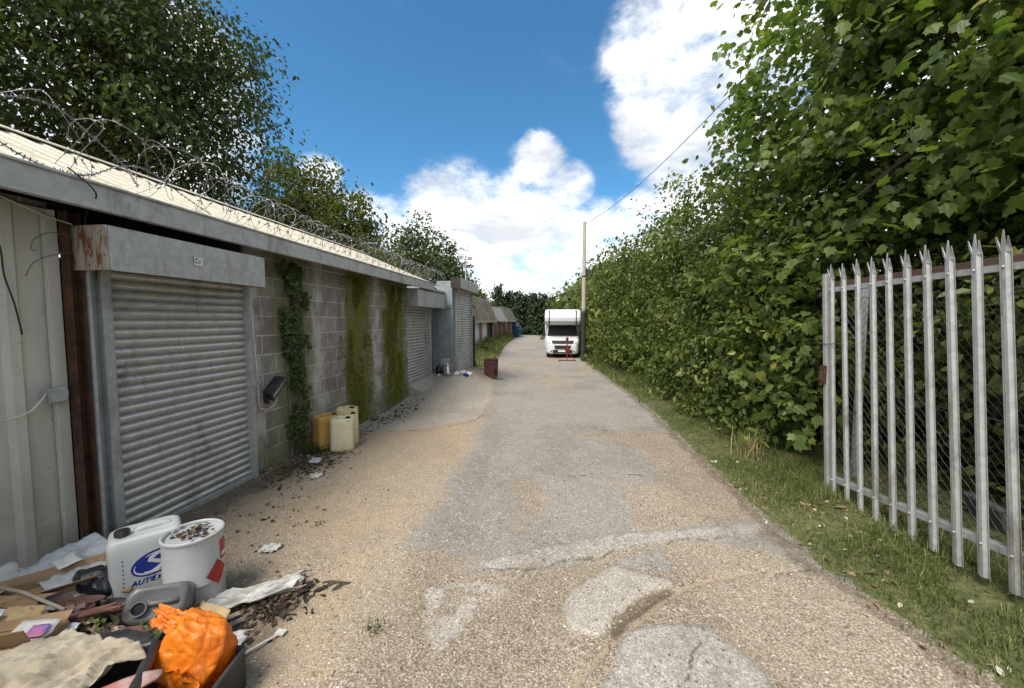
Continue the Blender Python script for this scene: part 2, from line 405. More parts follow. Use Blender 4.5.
def pdist(px, py, path):
    d = np.full(px.shape, 1e9)
    for (x0, y0), (x1, y1) in zip(path[:-1], path[1:]):
        ex, ey = x1 - x0, y1 - y0
        t = np.clip(((px - x0) * ex + (py - y0) * ey) / (ex * ex + ey * ey), 0, 1)
        d = np.minimum(d, np.hypot(px - x0 - t * ex, py - y0 - t * ey))
    return d
def axis(*segs):
    out = []
    for a, b, st in segs: out += list(np.arange(a, b - 1e-9, st))
    out.append(segs[-1][1]); return np.array(out)
def road_right(Y): return np.interp(Y, [0, 2, 3.5, 5.3, 9.4, 18.7, 24, 34, 44, 60], [2.2, 2.06, 1.80, 1.89, 1.95, 1.54, 1.5, .9, -.9, -4])
def road_left(Y): return np.interp(Y, [0, 11, 13, 17, 22, 30, 45, 60], [-9, -9, -3.0, -3.15, -3.5, -4.3, -5.3, -7])

def ground_masks(X, Y):
    wx = X + (fbm(X * 3.1, Y * 3.1, 5) - .5) * .22 + (fbm(X * 14, Y * 14, 8) - .5) * .10
    wy = Y + (fbm(X * 3.1, Y * 3.1, 15) - .5) * .22 + (fbm(X * 14, Y * 14, 18) - .5) * .10
    lx = np.interp(Y, [0, 1.9, 2.4, 3, 4, 6.15, 11.4, 15, 20], [-.95, -1.01, -1.08, -1.13, -1.17, -1.27, -1.87, -2.3, -9])
    asph = smoothstep((wx - lx) / .5 + .5) * smoothstep((2.3 - wx) / .2)
    for g, w in ((GA, .95), (GB, .7), (GC, .92)):
        asph = np.minimum(asph, 1 - w * smoothstep(sdist(wx, wy, g) / .34 + .5))
    # worn tan patches farther up the lane
    far = smoothstep((Y - 7) / 4) * smoothstep((fbm(X * .9, Y * .35, 31, 6) - .44) / .30) * .6
    asph = asph * (1 - far)
    asph = np.clip(asph - .42 * smoothstep((fbm(X * 2.6, Y * 2.2, 37) - .52) / .2) - .25 * smoothstep((fbm(X * 7, Y * 6, 38) - .55) / .16), 0, 1)
    gx = X + (fbm(X * 9, Y * 9, 41) - .5) * .07; gy = Y + (fbm(X * 9, Y * 9, 42) - .5) * .07
    conc = np.zeros_like(X); lift = np.zeros_like(X)
    for g, w, z in ((P1, 1, .022), (P2, .5, .016), (P3, .5, .010), (P4, 1, .010), (P5, .35, .008)):
        s = smoothstep(sdist(gx, gy, g) / (.05 if g is not P4 else .14) + .5)
        if g is P4: s = s * (.2 + .8 * smoothstep((fbm(X * 13, Y * 13, 51, 6) - .40) / .2))
        conc = np.maximum(conc, s * w); lift = np.maximum(lift, s * z)
    hard = np.zeros_like(X)
    for g in (P3, P5, P2): hard = np.maximum(hard, smoothstep(sdist(gx, gy, g) / .05 + .5))
    asph = np.maximum(asph, hard * .95)
    apr = smoothstep(sdist(wx, wy, APR) / .12 + .5)
    conc = np.maximum(conc, apr * .55)
    gd = pdist(X + (fbm(X * 6, Y * 6, 61) - .5) * .05, Y, GROOVE)
    groove = (1 - smoothstep((gd - .002) / .022)) * smoothstep((Y - 1.3) / .2)
    crack = np.zeros_like(X)
    for path, w_ in CRACKS: crack = np.maximum(crack, 1 - smoothstep((pdist(X + (fbm(X * 12, Y * 12, 63) - .5) * .07, Y + (fbm(X * 12, Y * 12, 64) - .5) * .07, path) - w_ * .3) / w_))
    side = (1 - smoothstep(pdist(gx, gy, [(0.33, 2.10), (.44, 2.26), (.56, 2.36), (.72, 2.48)]) / .075))
    dirt = np.maximum(smoothstep((-wx - 2.75) / .5) * smoothstep((6.2 - Y) / .8), side) 
    dirt = np.maximum(dirt, smoothstep((-X - 1.2) / .5) * smoothstep((2.7 - Y) / .6) * .75)
    rr = road_right(Y); rl = road_left(Y)
    verge = smoothstep((wx - rr) / .22 + .4)
    verge = np.maximum(verge, smoothstep((rl - wx) / .35 + .4))
    verge = np.maximum(verge, smoothstep((-wx - 6.6) / .5))
    verge = np.maximum(verge, smoothstep((Y - 54) / 2))
    edge = np.exp(-((wx - rr + .06) / .16) ** 2)
    dirt = np.maximum(dirt, edge * .7)
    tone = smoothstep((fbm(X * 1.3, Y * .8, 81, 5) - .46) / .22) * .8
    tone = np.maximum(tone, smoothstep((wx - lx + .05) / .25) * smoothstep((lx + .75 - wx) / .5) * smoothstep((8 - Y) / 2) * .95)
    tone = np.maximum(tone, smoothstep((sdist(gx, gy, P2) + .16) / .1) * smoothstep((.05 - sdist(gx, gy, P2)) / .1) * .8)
    sand = smoothstep((lx + .1 - wx) / .4) * smoothstep((wx + 3.3) / .3) * (1 - .6 * apr) * (.55 + .45 * smoothstep((fbm(X * 2, Y * 1.6, 91) - .35) / .25))
    return asph, conc, dirt, groove, verge, lift, apr, crack, tone, sand
gxs = axis((-300, -60, 30), (-60, -12, 4), (-12, -3.7, .4), (-3.7, -1.6, .05), (-1.6, 2.3, .025), (2.3, 5, .12), (5, 14, .6), (14, 60, 4), (60, 300, 30))
gys = axis((-100, -10, 15), (-10, .6, .5), (.6, 4.2, .025), (4.2, 8, .06), (8, 16, .12), (16, 60, .5), (60, 120, 5), (120, 600, 40))
GX, GY = np.meshgrid(gxs, gys)
asph, conc, dirt, groove, verge, lift, apr, crack, tone, sand = ground_masks(GX, GY)
near = np.clip(1.3 - GY / 40, .2, 1)
GZ = base_z(GX, GY) + lift - groove * .022 - crack * .008 - dirt * .008 * (GX > -2.2) + (fbm(GX * 1.7, GY * 1.7, 3) - .5) * .05 * near * (1 - .5 * apr) \
    + (fbm(GX * 9, GY * 9, 4) - .5) * .014 * (1 - asph * .5) * near + (fbm(GX * 28, GY * 28, 9, 3) - .5) * .006 * (1 - asph * .6) * (GY < 9)
GZ += smoothstep((GX - road_right(GY)) / .6) * (.02 + .06 * fbm(GX * 2.3, GY * 2.3, 71)) * (GX > 0)
GZ += np.where(GX > 2.2, smoothstep((GX - 2.2) / 2) * .15, 0)
ny, nx = GX.shape
gv = np.stack([GX, GY, GZ], -1).reshape(-1, 3)
idx = np.arange(ny * nx).reshape(ny, nx)
gf = np.stack([idx[:-1, :-1], idx[:-1, 1:], idx[1:, 1:], idx[1:, :-1]], -1).reshape(-1, 4)
def np_mesh(name, v, f, mat, parent=None, smooth=False, attrs=(), fattrs=()):
    k = f.shape[1]; me = bpy.data.meshes.new(name)
    me.vertices.add(len(v)); me.vertices.foreach_set('co', v.astype(np.float32).ravel())
    me.loops.add(f.size); me.loops.foreach_set('vertex_index', f.astype(np.int32).ravel())
    me.polygons.add(len(f)); me.polygons.foreach_set('loop_start', (np.arange(len(f)) * k).astype(np.int32))
    me.polygons.foreach_set('use_smooth', np.full(len(f), smooth))
    for n, a in attrs: me.attributes.new(n, 'FLOAT', 'POINT').data.foreach_set('value', a.astype(np.float32).ravel())
    for n, a in fattrs: me.attributes.new(n, 'FLOAT', 'FACE').data.foreach_set('value', a.astype(np.float32).ravel())
    me.update(calc_edges=True); me.validate()
    o = bpy.data.objects.new(name, me); COL.objects.link(o); me.materials.append(mat)
    if parent is not None: o.parent = parent
    return o

def ground_mat():
    t = NT('lane surface'); p = t.pos()
    A, C, D, G, Vg = (t.attr(k) for k in ('asph', 'conc', 'dirt', 'groove', 'verge'))
    n_lo = t.noise(p, 1.1, 7, .65); n_mid = t.noise(p, 9, 6, .7); n_hi = t.noise(p, 90, 4, .7)
    # loose gravel: individual stones in soil
    v1 = t.voro(p, 88); v2 = t.voro(p, 190)
    sc = t.n('ShaderNodeSeparateColor'); t.L.new(v1.outputs['Color'], sc.inputs[0]); sc2 = t.n('ShaderNodeSeparateColor'); t.L.new(v2.outputs['Color'], sc2.inputs[0])
    stops = [(0, (.12, .09, .06)), (.18, (.28, .22, .15)), (.4, (.40, .325, .235)), (.6, (.24, .20, .155)), (.8, (.47, .41, .325)), (.93, (.58, .53, .45)), (1, (.13, .115, .1))]
    g1 = t.ramp(sc.outputs[0], stops); g2 = t.ramp(sc2.outputs[1], stops)
    pick = t.mrange(t.noise(p, 5, 6, .75), .40, .56)
    grav = t.mix(pick, g1, g2)
    gap = t.mrange(v1.outputs['Distance'], .42, .7)
    grav = t.mix(t.math('MULTIPLY', gap, .7), grav, (.13, .10, .07))
    grav = t.mix(t.math('MULTIPLY', t.mrange(n_lo, .4, .66), .25), grav, (.34, .275, .195))
    grav = t.mix(t.math('MULTIPLY', t.attr('sand'), t.mrange(n_mid, .3, .65, .3, .7)), grav, t.ramp(n_hi, [(.3, (.24, .17, .095)), (.5, (.38, .285, .175)), (.7, (.5, .405, .28))]))
    # weathered asphalt with exposed chippings
    v3 = t.voro(p, 150); s3 = t.n('ShaderNodeSeparateColor'); t.L.new(v3.outputs['Color'], s3.inputs[0])
    asp = t.ramp(s3.outputs[0], [(0, (.10, .09, .078)), (.3, (.215, .197, .172)), (.7, (.28, .257, .222)), (.88, (.37, .335, .285)), (1, (.52, .48, .41))])
    asp = t.mix(t.math('MULTIPLY', t.mrange(n_mid, .38, .68), .45), asp, (.2, .182, .158))
    asp = t.mix(t.math('MULTIPLY', t.mrange(n_lo, .45, .7), .5), asp, (.285, .255, .21))
    # concrete
    con = t.ramp(s3.outputs[1], [(0, (.17, .15, .125)), (.25, (.33, .30, .25)), (.75, (.42, .385, .33)), (.92, (.55, .51, .44)), (1, (.68, .64, .57))])
    con = t.mix(t.math('MULTIPLY', t.mrange(n_mid, .45, .7), .45), con, (.28, .25, .205))
    spk = t.voro(p, 34); sk_ = t.n('ShaderNodeSeparateColor'); t.L.new(spk.outputs['Color'], sk_.inputs[0]); dot = t.mrange(spk.outputs['Distance'], .34, .2)
    brk = t.math('MULTIPLY', t.math('SUBTRACT', t.math('ADD', t.math('MULTIPLY', n_hi, .5), t.math('MULTIPLY', n_mid, .5)), .5), 1.3)
    def edge(a, lo=.28, hi=.72): return t.mrange(t.math('ADD', a, brk), lo, hi)
    col = t.mix(edge(A), grav, asp)
    cb = t.math('ADD', C, t.math('MULTIPLY', t.math('SUBTRACT', t.noise(p, 26, 7, .8), .5), 1.9))
    col = t.mix(t.math('MULTIPLY', t.mrange(cb, .3, .7), .9), col, con)
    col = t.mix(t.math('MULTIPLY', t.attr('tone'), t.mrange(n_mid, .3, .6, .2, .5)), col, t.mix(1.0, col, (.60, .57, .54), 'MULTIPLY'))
    col = t.mix(t.math('MULTIPLY', edge(t.attr('crack'), .35, .95), .7), col, (.075, .062, .048))
    soil = t.ramp(t.noise(p, 38, 6, .75), [(.3, (.055, .04, .026)), (.5, (.11, .083, .056)), (.7, (.2, .155, .11))])
    col = t.mix(t.math('MULTIPLY', edge(D, .4, .8), .8), col, soil)
    sand = t.ramp(n_hi, [(.3, (.22, .165, .105)), (.7, (.42, .335, .23))])
    col = t.mix(t.math('MULTIPLY', edge(G, .2, .7), .8), col, sand)
    col = t.mix(t.math('MULTIPLY', t.math('MULTIPLY', dot, t.mrange(sk_.outputs[0], .80, .84)), .8), col, (.085, .068, .052))
    col = t.mix(t.math('MULTIPLY', t.math('MULTIPLY', dot, t.mrange(sk_.outputs[1], .9, .93)), .7), col, (.5, .45, .38))
    turf = t.ramp(t.noise(p, 16, 6, .75), [(.3, (.045, .046, .02)), (.5, (.085, .092, .035)), (.7, (.17, .15, .075))])
    col = t.mix(edge(Vg, .35, .7), col, turf)
    # scattered dark specks and tar cracks
    ck = t.voro(t.n('ShaderNodeVectorMath', operation='ADD').outputs[0], 1.15, 'DISTANCE_TO_EDGE')
    add = [n for n in t.N if n.type == 'VECT_MATH'][-1]; t.L.new(p, add.inputs[0])
    nz = t.n('ShaderNodeTexNoise'); nz.inputs['Scale'].default_value = 3; nz.inputs['Detail'].default_value = 6; t.L.new(p, nz.inputs['Vector'])
    sb = t.n('ShaderNodeVectorMath', operation='SCALE'); sb.inputs[3].default_value = .55; t.L.new(nz.outputs['Color'], sb.inputs[0]); t.L.new(sb.outputs[0], add.inputs[1])
    cr = t.math('MULTIPLY', t.mrange(ck.outputs['Distance'], .018, .004), t.math('MULTIPLY', edge(t.math('MAXIMUM', A, C)), t.mrange(t.noise(p, .9, 3), .54, .64)))
    col = t.mix(t.math('MULTIPLY', cr, .6), col, (.06, .052, .042))
    hv = t.math('MULTIPLY', t.math('SUBTRACT', 1, v1.outputs['Distance']), t.math('SUBTRACT', 1, edge(t.math('MAXIMUM', A, C))))
    h3 = t.math('MULTIPLY', s3.outputs[2], .35)
    nb = t.bump(hv, .45, .009); nb = t.bump(h3, .5, .006, nb); nb = t.bump(n_mid, .35, .03, nb)
    return t.done(col, .92, 0, nb, .2)
M['ground'] = ground_mat()
ground = np_mesh('ground', gv, gf, M['ground'], None, True, [('asph', asph), ('conc', conc), ('dirt', dirt), ('groove', groove), ('verge', verge), ('crack', crack), ('tone', tone), ('sand', sand)])
tag(ground, 'worn gravel and patched asphalt lane with pale concrete patches', 'ground', kind='structure')

def gz_full(x, y):
    """height of the finished ground sheet at a point"""
    i = min(max(np.searchsorted(gxs, x) - 1, 0), nx - 2); j = min(max(np.searchsorted(gys, y) - 1, 0), ny - 2)
    fx = (x - gxs[i]) / (gxs[i + 1] - gxs[i]); fy = (y - gys[j]) / (gys[j + 1] - gys[j])
    return float((GZ[j, i] * (1 - fx) + GZ[j, i + 1] * fx) * (1 - fy) + (GZ[j + 1, i] * (1 - fx) + GZ[j + 1, i + 1] * fx) * fy)
def gz_arr(x, y):
    i = np.clip(np.searchsorted(gxs, x) - 1, 0, nx - 2); j = np.clip(np.searchsorted(gys, y) - 1, 0, ny - 2)
    fx = (x - gxs[i]) / (gxs[i + 1] - gxs[i]); fy = (y - gys[j]) / (gys[j + 1] - gys[j])
    return (GZ[j, i] * (1 - fx) + GZ[j, i + 1] * fx) * (1 - fy) + (GZ[j + 1, i] * (1 - fx) + GZ[j + 1, i + 1] * fx) * fy

# loose stones lying on the lane
ICO_V = None
def ico():
    bm = bmesh.new(); bmesh.ops.create_icosphere(bm, subdivisions=1, radius=1)
    v = np.array([q.co[:] for q in bm.verts]); f = np.array([[q.index for q in a.verts] for a in bm.faces]); bm.free(); return v, f
def stones(n, xr, yr, smin, smax, density=None):
    V, F = ico(); k = len(V)
    x = rng.uniform(*xr, n * 3); y = yr[0] + (yr[1] - yr[0]) * rng.random(n * 3) ** 1.5
    a, c, d, g, vg, _, ap, _, _, _ = ground_masks(x, y)
    keep = rng.random(n * 3) < np.clip(1.0 - .9 * np.maximum(a, c) - .75 * vg - .4 * d, .04, 1)
    x, y = x[keep][:n], y[keep][:n]; n = len(x)
    s = smin + (smax - smin) * rng.random(n) ** 3
    sc = np.stack([s * rng.uniform(.8, 1.3, n), s * rng.uniform(.6, 1., n), s * rng.uniform(.4, .75, n)], -1)
    th = rng.uniform(0, 6.28, n); P = V[None] * (1 + rng.normal(0, .13, (n, k, 1))) * sc[:, None, :]
    X = P[..., 0] * np.cos(th)[:, None] - P[..., 1] * np.sin(th)[:, None]; Yy = P[..., 0] * np.sin(th)[:, None] + P[..., 1] * np.cos(th)[:, None]
    z = gz_arr(x, y) + s * .15
    v = np.stack([X + x[:, None], Yy + y[:, None], P[..., 2] + z[:, None]], -1).reshape(-1, 3)
    f = (F[None] + (np.arange(n) * k)[:, None, None]).reshape(-1, 3)
    return v, f, np.repeat(rng.random(n), len(F))
def stone_mat():
    t = NT('flint gravel'); a = t.attr('tint')
    col = t.ramp(a, [(0, (.14, .10, .065)), (.2, (.28, .21, .135)), (.45, (.38, .30, .21)), (.62, (.26, .215, .16)), (.8, (.45, .385, .30)), (.94, (.66, .62, .55)), (1, (.13, .11, .1))])
    n = t.noise(t.pos(), 120, 3); col = t.mix(t.math('MULTIPLY', n, .4), col, (.3, .24, .17))
    return t.done(col, .8, 0, None, .3)
M['stone'] = stone_mat()
v, f, tn = stones(15000, (-2.9, 2.1), (1.2, 6.0), .002, .0085)
tag(np_mesh('gravel', v, f, M['stone'], None, False, (), [('tint', tn)]), 'loose tan gravel scattered over the lane', 'gravel', kind='stuff')

# ------------------------------------------------------------------ garage block
garage = empty('garage_building', (-3.4, 0, 0), 0, 'long low garage of grey blockwork with a cream sheet roof and two roller shutters', 'garage')
GP = garage
def gbuild(mb, name, mat, parent=None, **k):
    """world coordinates in, child of the garage out"""
    ox, oy, oz = GP.location
    mb.v = [(a - ox, b - oy, c - oz) for a, b, c in mb.v]
    return mb.build(name, mat, GP if parent is None else parent, **k)
b = MB()
b.box(-3.62, -3.41, 3.87, 8.45, -.3, 2.56)
gbuild(b, 'block_wall', M['block'])
b = MB(); b.box(-6.9, -6.7, -4, 10.66, -.3, 2.6); gbuild(b, 'rear_wall', M['block'])
b = MB(); b.box(-6.698, -3.55, 10.45, 10.66, -.3, 2.45); gbuild(b, 'side_wall', M['block'])
b = MB(); b.box(-6.698, -3.45, -4.2, -4.003, -.3, 2.6); gbuild(b, 'side_wall', M['block'])
# profiled wall sheet
def clad_profile(y0, y1, x, depth=.028, pitch=.265):
    pts = []; y = y0
    while y < y1:
        for dy, d in ((0, 0), (.165, 0), (.19, depth), (.24, depth), (.265, 0)):
            if dy < .265 or y + pitch >= y1: pts.append((min(y + dy, y1), x + d))
        y += pitch
    return pts
pr = clad_profile(-4, 2.285, -3.44)
b = MB(); n = len(pr)
vs = [(x, y, z) for z in (-.12, 2.5) for y, x in pr]
b.add(vs, [(i, i + 1, n + i + 1, n + i) for i in range(n - 1)])
gbuild(b, 'cladding_wall', M['clad'])
b = MB(); b.box(-3.6, -3.47, -4, 2.285, -.3, 2.55); gbuild(b, 'backing_wall', M['block'])
b = MB(); b.box(-3.415, -3.40, 2.215, 2.285, -.1, 2.45); b.box(-3.43, -3.415, 2.215, 2.285, -.1, 2.45)
gbuild(b, 'corner_trim', M['clad'], bevel=.003)
# rusty angle post
b = MB(); b.box(-3.40, -3.335, 2.29, 2.302, -.1, 2.5); b.box(-3.40, -3.388, 2.302, 2.375, -.1, 2.5); b.box(-3.40, -3.335, 2.363, 2.375, -.1, 2.5)
gbuild(b, 'steel_post', M['rust'], bevel=.002)
# lintel and soffit, coloured near-black to paint in the eaves shadow
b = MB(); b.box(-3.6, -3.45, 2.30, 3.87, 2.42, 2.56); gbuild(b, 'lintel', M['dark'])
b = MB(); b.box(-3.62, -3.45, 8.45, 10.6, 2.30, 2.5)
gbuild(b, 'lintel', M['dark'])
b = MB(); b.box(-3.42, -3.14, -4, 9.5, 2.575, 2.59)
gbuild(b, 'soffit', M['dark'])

def roller(y0, y1, z0, z1, x, parent_name='roller_shutter', pitch=.075):
    """curved steel laths between two guide rails"""
    b = MB(); prof = []
    z = z0
    while z < z1 - 1e-6:
        for k in range(7):
            a = k / 7
            prof.append((x + .025 * math.sin(math.pi * min(a / .80, 1)) ** .7 if a < .8 else x - .012, min(z + a * pitch, z1)))
        z += pitch
    n = len(prof); ns = 10
    vs = []
    for j in range(ns + 1):
        y = y0 + (y1 - y0) * j / ns
        for q, (px, pz) in enumerate(prof):
            vs.append((px + .014 * (float(fbm(y * 2.6, pz * 2.6, 5, 3)) - .5), y, pz))
    fs = [(j * n + i, j * n + i + 1, (j + 1) * n + i + 1, (j + 1) * n + i) for j in range(ns) for i in range(n - 1)]
    b.add(vs, fs)
    return b
s1 = gbuild(roller(2.53, 3.81, .045, 2.2, -3.385), 'roller_shutter', M['shutter'], smooth=True)
b = MB(); b.box(-3.405, -3.325, 2.385, 2.405, -.1, 2.13); b.box(-3.405, -3.39, 2.405, 2.475, -.1, 2.13); b.box(-3.405, -3.345, 2.475, 2.548, -.1, 2.13)
b.box(-3.345, -3.337, 2.475, 2.535, -.1, 2.13)
gbuild(b, 'guide_rail', M['galv_post'], s1, bevel=.003)
b = MB(); b.box(-3.405, -3.335, 3.80, 3.866, -.1, 2.13); b.box(-3.335, -3.327, 3.812, 3.866, -.1, 2.13)
gbuild(b, 'guide_rail', M['galv_post'], s1, bevel=.003)
b = MB(); b.box(-3.398, -3.352, 2.55, 3.80, -.04, .05); gbuild(b, 'bottom_rail', M['galv_post'], s1, bevel=.004)
b = MB(); b.box(-3.334, -3.30, 3.82, 3.86, 1.02, 1.10); b.box(-3.327, -3.29, 3.86, 3.90, 1.05, 1.09); gbuild(b, 'lock_bracket', M['pale_galv'], s1, bevel=.003)
# shutter hood
def hood(y0, y1, z0, z1, x0, x1):
    b = MB(); b.box(x0, x1, y0, y1, z1 - .012, z1); b.box(x1 - .012, x1, y0, y1, z0, z1 - .012); b.box(x0, x0 + .012, y0, y1, z0, z1 - .012)
    b.box(x0 + .012, x1 - .012, y0, y1, z0 + .03, z0 + .04)
    b.box(x1, x1 + .006, y0, y1, z0, z0 + .022)
    return b
h1 = gbuild(hood(2.36, 3.79, 2.10, 2.41, -3.408, -3.10), 'shutter_hood', M['galv'], bevel=.003)
b = MB(); b.box(-3.408, -3.10, 2.342, 2.358, 2.10, 2.41); gbuild(b, 'end_plate', M['end_plate'], h1, bevel=.003)
b = MB(); b.box(-3.40, -3.105, 3.791, 3.803, 2.10, 2.41); gbuild(b, 'end_plate', M['galv'], h1, bevel=.003)
b = MB(); b.box(-3.094, -3.0925, 2.985, 3.065, 2.222, 2.295); st = gbuild(b, 'sticker', M['white_ink'], h1)
b = MB()   # printed flame mark, swoosh and two lines of small type
b.prism([(2.992, 2.262), (2.998, 2.275), (3.008, 2.285), (3.013, 2.29), (3.016, 2.286), (3.010, 2.274), (3.002, 2.264)], -3.0924, -3.0915)
b.prism([(3.02, 2.262), (3.035, 2.259), (3.046, 2.262), (3.047, 2.270), (3.04, 2.266), (3.03, 2.264), (3.022, 2.267)], -3.0924, -3.0915)
for z, ys in ((2.246, (2.993, 2.998, 3.003, 3.011, 3.016, 3.028, 3.034, 3.040)), (2.236, (2.996, 3.002, 3.012, 3.018, 3.030, 3.037))):
    for y in ys: b.box(-3.0924, -3.0915, y, y + .0035, z, z + .006)
gbuild(b, 'printed_mark', M['trim_black'], h1)
# second shutter at the far end
s2 = gbuild(roller(8.49, 10.20, .30, 2.12, -3.50), 'roller_shutter', M['shutter'], smooth=True)
for ya, yb in ((8.455, 8.50), (10.19, 10.25)):
    b = MB(); b.box(-3.53, -3.455, ya, yb, .2, 2.07); gbuild(b, 'guide_rail', M['galv_post'], s2, bevel=.003)
b = MB(); b.box(-3.52, -3.475, 8.5, 10.19, .27, .34); gbuild(b, 'bottom_rail', M['galv_post'], s2, bevel=.004)
h2 = gbuild(hood(8.48, 10.62, 2.08, 2.47, -3.45, -3.16), 'shutter_hood', M['galv'], bevel=.003)
b = MB(); b.box(-3.45, -3.16, 8.462, 8.478, 2.08, 2.47); gbuild(b, 'end_plate', M['galv_post'], h2, bevel=.003)
b = MB(); b.box(-3.154, -3.150, 9.0, 9.02, 2.10, 2.47); gbuild(b, 'joint_strip', M['galv_post'], h2)
b = MB(); b.prism([(-3.5, -.2), (-3.12, -.2), (-3.12, .10), (-3.42, .262), (-3.5, .262)], 8.47, 10.3, 'y'); gbuild(b, 'door_sill', M['concrete'], bevel=.01)
# fascia in lapped lengths
for k, (ya, yb) in enumerate(((-4, 1.2), (1.196, 3.22), (3.216, 5.7), (5.696, 7.9), (7.896, 9.52))):
    b = MB(); dx = .003 * (k % 2); b.box(-3.118 + dx, -3.10 + dx, ya, yb, 2.5, 2.665); b.box(-3.16 + dx, -3.118 + dx, ya, yb, 2.5, 2.516); b.box(-3.135 + dx, -3.085 + dx, ya, yb, 2.665, 2.682)
    gbuild(b, 'fascia', M['fascia'], bevel=.004)
# roof: profiled sheet both sides of the ridge
def roof_side(xe, ze, xr, zr, y0, y1):
    b = MB(); pts = []; y = y0
    while y < y1 - .01:
        for dy, h in ((0, 0), (.13, 0), (.155, .016), (.195, .016), (.22, 0)):
            if dy < .22 or y + .22 >= y1 - .01: pts.append((min(y + dy, y1), h))
        y += .22
    n = len(pts)
    for dz in (0, -.012):
        vs = []
        for s_ in range(3):
            t_ = s_ / 2
            vs += [(xe + (xr - xe) * t_, yy, ze + (zr - ze) * t_ + h + dz) for yy, h in pts]
        b.add(vs, [(s_ * n + i, s_ * n + i + 1, (s_ + 1) * n + i + 1, (s_ + 1) * n + i) for s_ in range(2) for i in range(n - 1)])
    return b
rf = roof_side(-3.132, 2.672, -5.0, 3.47, -4, 9.52); roof_o = gbuild(rf, 'roof', M['roof']); gbuild(roof_side(-6.95, 2.69, -5.0, 3.47, -4, 9.52), 'roof', M['roof'])
b = MB(); b.prism([(-5.16, 3.435), (-5.0, 3.50), (-4.84, 3.435), (-4.84, 3.445), (-5.0, 3.515), (-5.16, 3.445)], -4, 9.54, 'y'); gbuild(b, 'ridge_cap', M['roof'], roof_o)
b = MB(); b.prism([(-6.9, 2.62), (-3.12, 2.62), (-5.0, 3.44)], 9.40, 9.50, 'y'); gbuild(b, 'gable', M['clad'])
b = MB(); b.prism([(-6.9, 2.62), (-3.12, 2.62), (-5.0, 3.44)], -4, -3.9, 'y'); gbuild(b, 'gable', M['clad'])
b = MB(); b.box(-6.9, -3.17, 9.5, 10.64, 2.5, 2.56); gbuild(b, 'flat_roof', M['galv_post'])

# wall fittings and loose wires
jb = empty('junction_box', (-3.40, 2.2, 1.245), 0, 'small grey junction box with a white cable on the pale cladding', 'junction box')
b = MB(); b.box(-.012, .045, -.045, .05, -.05, .05); b.box(.045, .052, -.04, .045, -.045, .045); b.box(-.012, .04, .05, .062, -.02, .02); b.build('housing', M['galv_post'], jb, bevel=.005)
b = MB(); b.tube([(.02, -.045, .02), (.03, -.08, -.02), (.035, -.13, -.075), (.03, -.19, -.1), (.025, -.26, -.11), (.02, -.4, -.09), (.02, -.7, -.02)], .006, 6); b.build('cable', M['cable'], jb, smooth=True)

fl = empty('floodlight', (-3.40, 4.13, .95), 0, 'black floodlight hanging askew on the block wall by a white cable', 'floodlight')
Mr = Matrix.Translation((.09, .02, -.01)) @ Matrix.Rotation(R(38), 4, 'X') @ Matrix.Rotation(R(20), 4, 'Y')
b = MB(); b.box(-.04, .03, -.135, .135, -.045, .085, Mr); 
for k in range(7): b.box(-.075, -.04, -.12 + k * .038, -.112 + k * .038, -.04, .08, Mr)
b.box(.03, .045, -.14, .14, -.05, -.035, Mr); b.box(.03, .045, -.14, .14, .075, .09, Mr); b.build('housing', M['black'], fl, bevel=.004)
b = MB(); b.box(.031, .037, -.11, .11, -.028, .035, Mr); b.build('lens', M['lens'], fl)
b = MB(); b.box(-.06, .0, -.155, -.145, -.1, .02, Mr); b.box(-.06, .0, .145, .155, -.1, .02, Mr); b.box(-.062, -.05, -.155, .155, -.11, -.09, Mr); b.build('bracket', M['black'], fl, bevel=.002)
b = MB(); b.tube([(.09, -.30, 1.16), (.092, -.29, .8), (.092, -.27, .45), (.092, -.25, .2), (.07, -.225, -.06), (.04, -.17, -.2), (.05, -.08, -.235), (.06, .03, -.2), (.06, .08, -.12), (.05, .09, -.06)], .0055, 6); b.build('cable', M['cable'], fl, smooth=True)

def wire_thing(name, pts, rad, mat, label, cat='wire'):
    b = MB(); P = [Vector(p) for p in pts]; Q = []
    for k in range(len(P) - 1):
        p0, p1, p2, p3 = P[max(k - 1, 0)], P[k], P[k + 1], P[min(k + 2, len(P) - 1)]
        for s_ in range(6):
            t_ = s_ / 6
            Q.append(.5 * ((2 * p1) + (-p0 + p2) * t_ + (2 * p0 - 5 * p1 + 4 * p2 - p3) * t_ ** 2 + (-p0 + 3 * p1 - 3 * p2 + p3) * t_ ** 3))
    Q.append(P[-1]); b.tube(Q, rad, 6); o = b.build(name, mat, None, True); return tag(o, label, cat)
wire_thing('loose_wire', [(-3.2, 1.7, 2.52), (-3.26, 1.97, 2.47), (-3.30, 2.15, 2.43), (-3.33, 2.32, 2.41)], .004, M['cable'], 'pale thin wire sagging under the fascia to the rusty post')
wire_thing('loose_wire', [(-3.09, 2.15, 2.72), (-3.07, 2.28, 2.60), (-3.2, 2.32, 2.5), (-3.29, 2.37, 2.42), (-3.30, 2.40, 2.25), (-3.31, 2.43, 2.12), (-3.3, 2.42, 2.05)], .0045, M['dark_wire'], 'dark wire hanging over the fascia beside the rusty end plate')
wire_thing('dead_stem', [(-3.36, 1.93, 2.38), (-3.37, 1.985, 2.2), (-3.38, 2.0, 2.03), (-3.37, 2.03, 1.85), (-3.38, 2.06, 1.66)], .005, M['dark_wire'], 'thin dark dead stem dangling down the pale cladding', 'stem')
wire_thing('tie_wire', [(-3.33, 2.31, 2.33), (-3.33, 2.2, 2.33), (-3.35, 2.13, 2.27), (-3.36, 2.12, 2.21), (-3.34, 2.13, 2.2)], .003, M['wire'], 'curled wire end with a hook poking left from the rusty post, upper one')
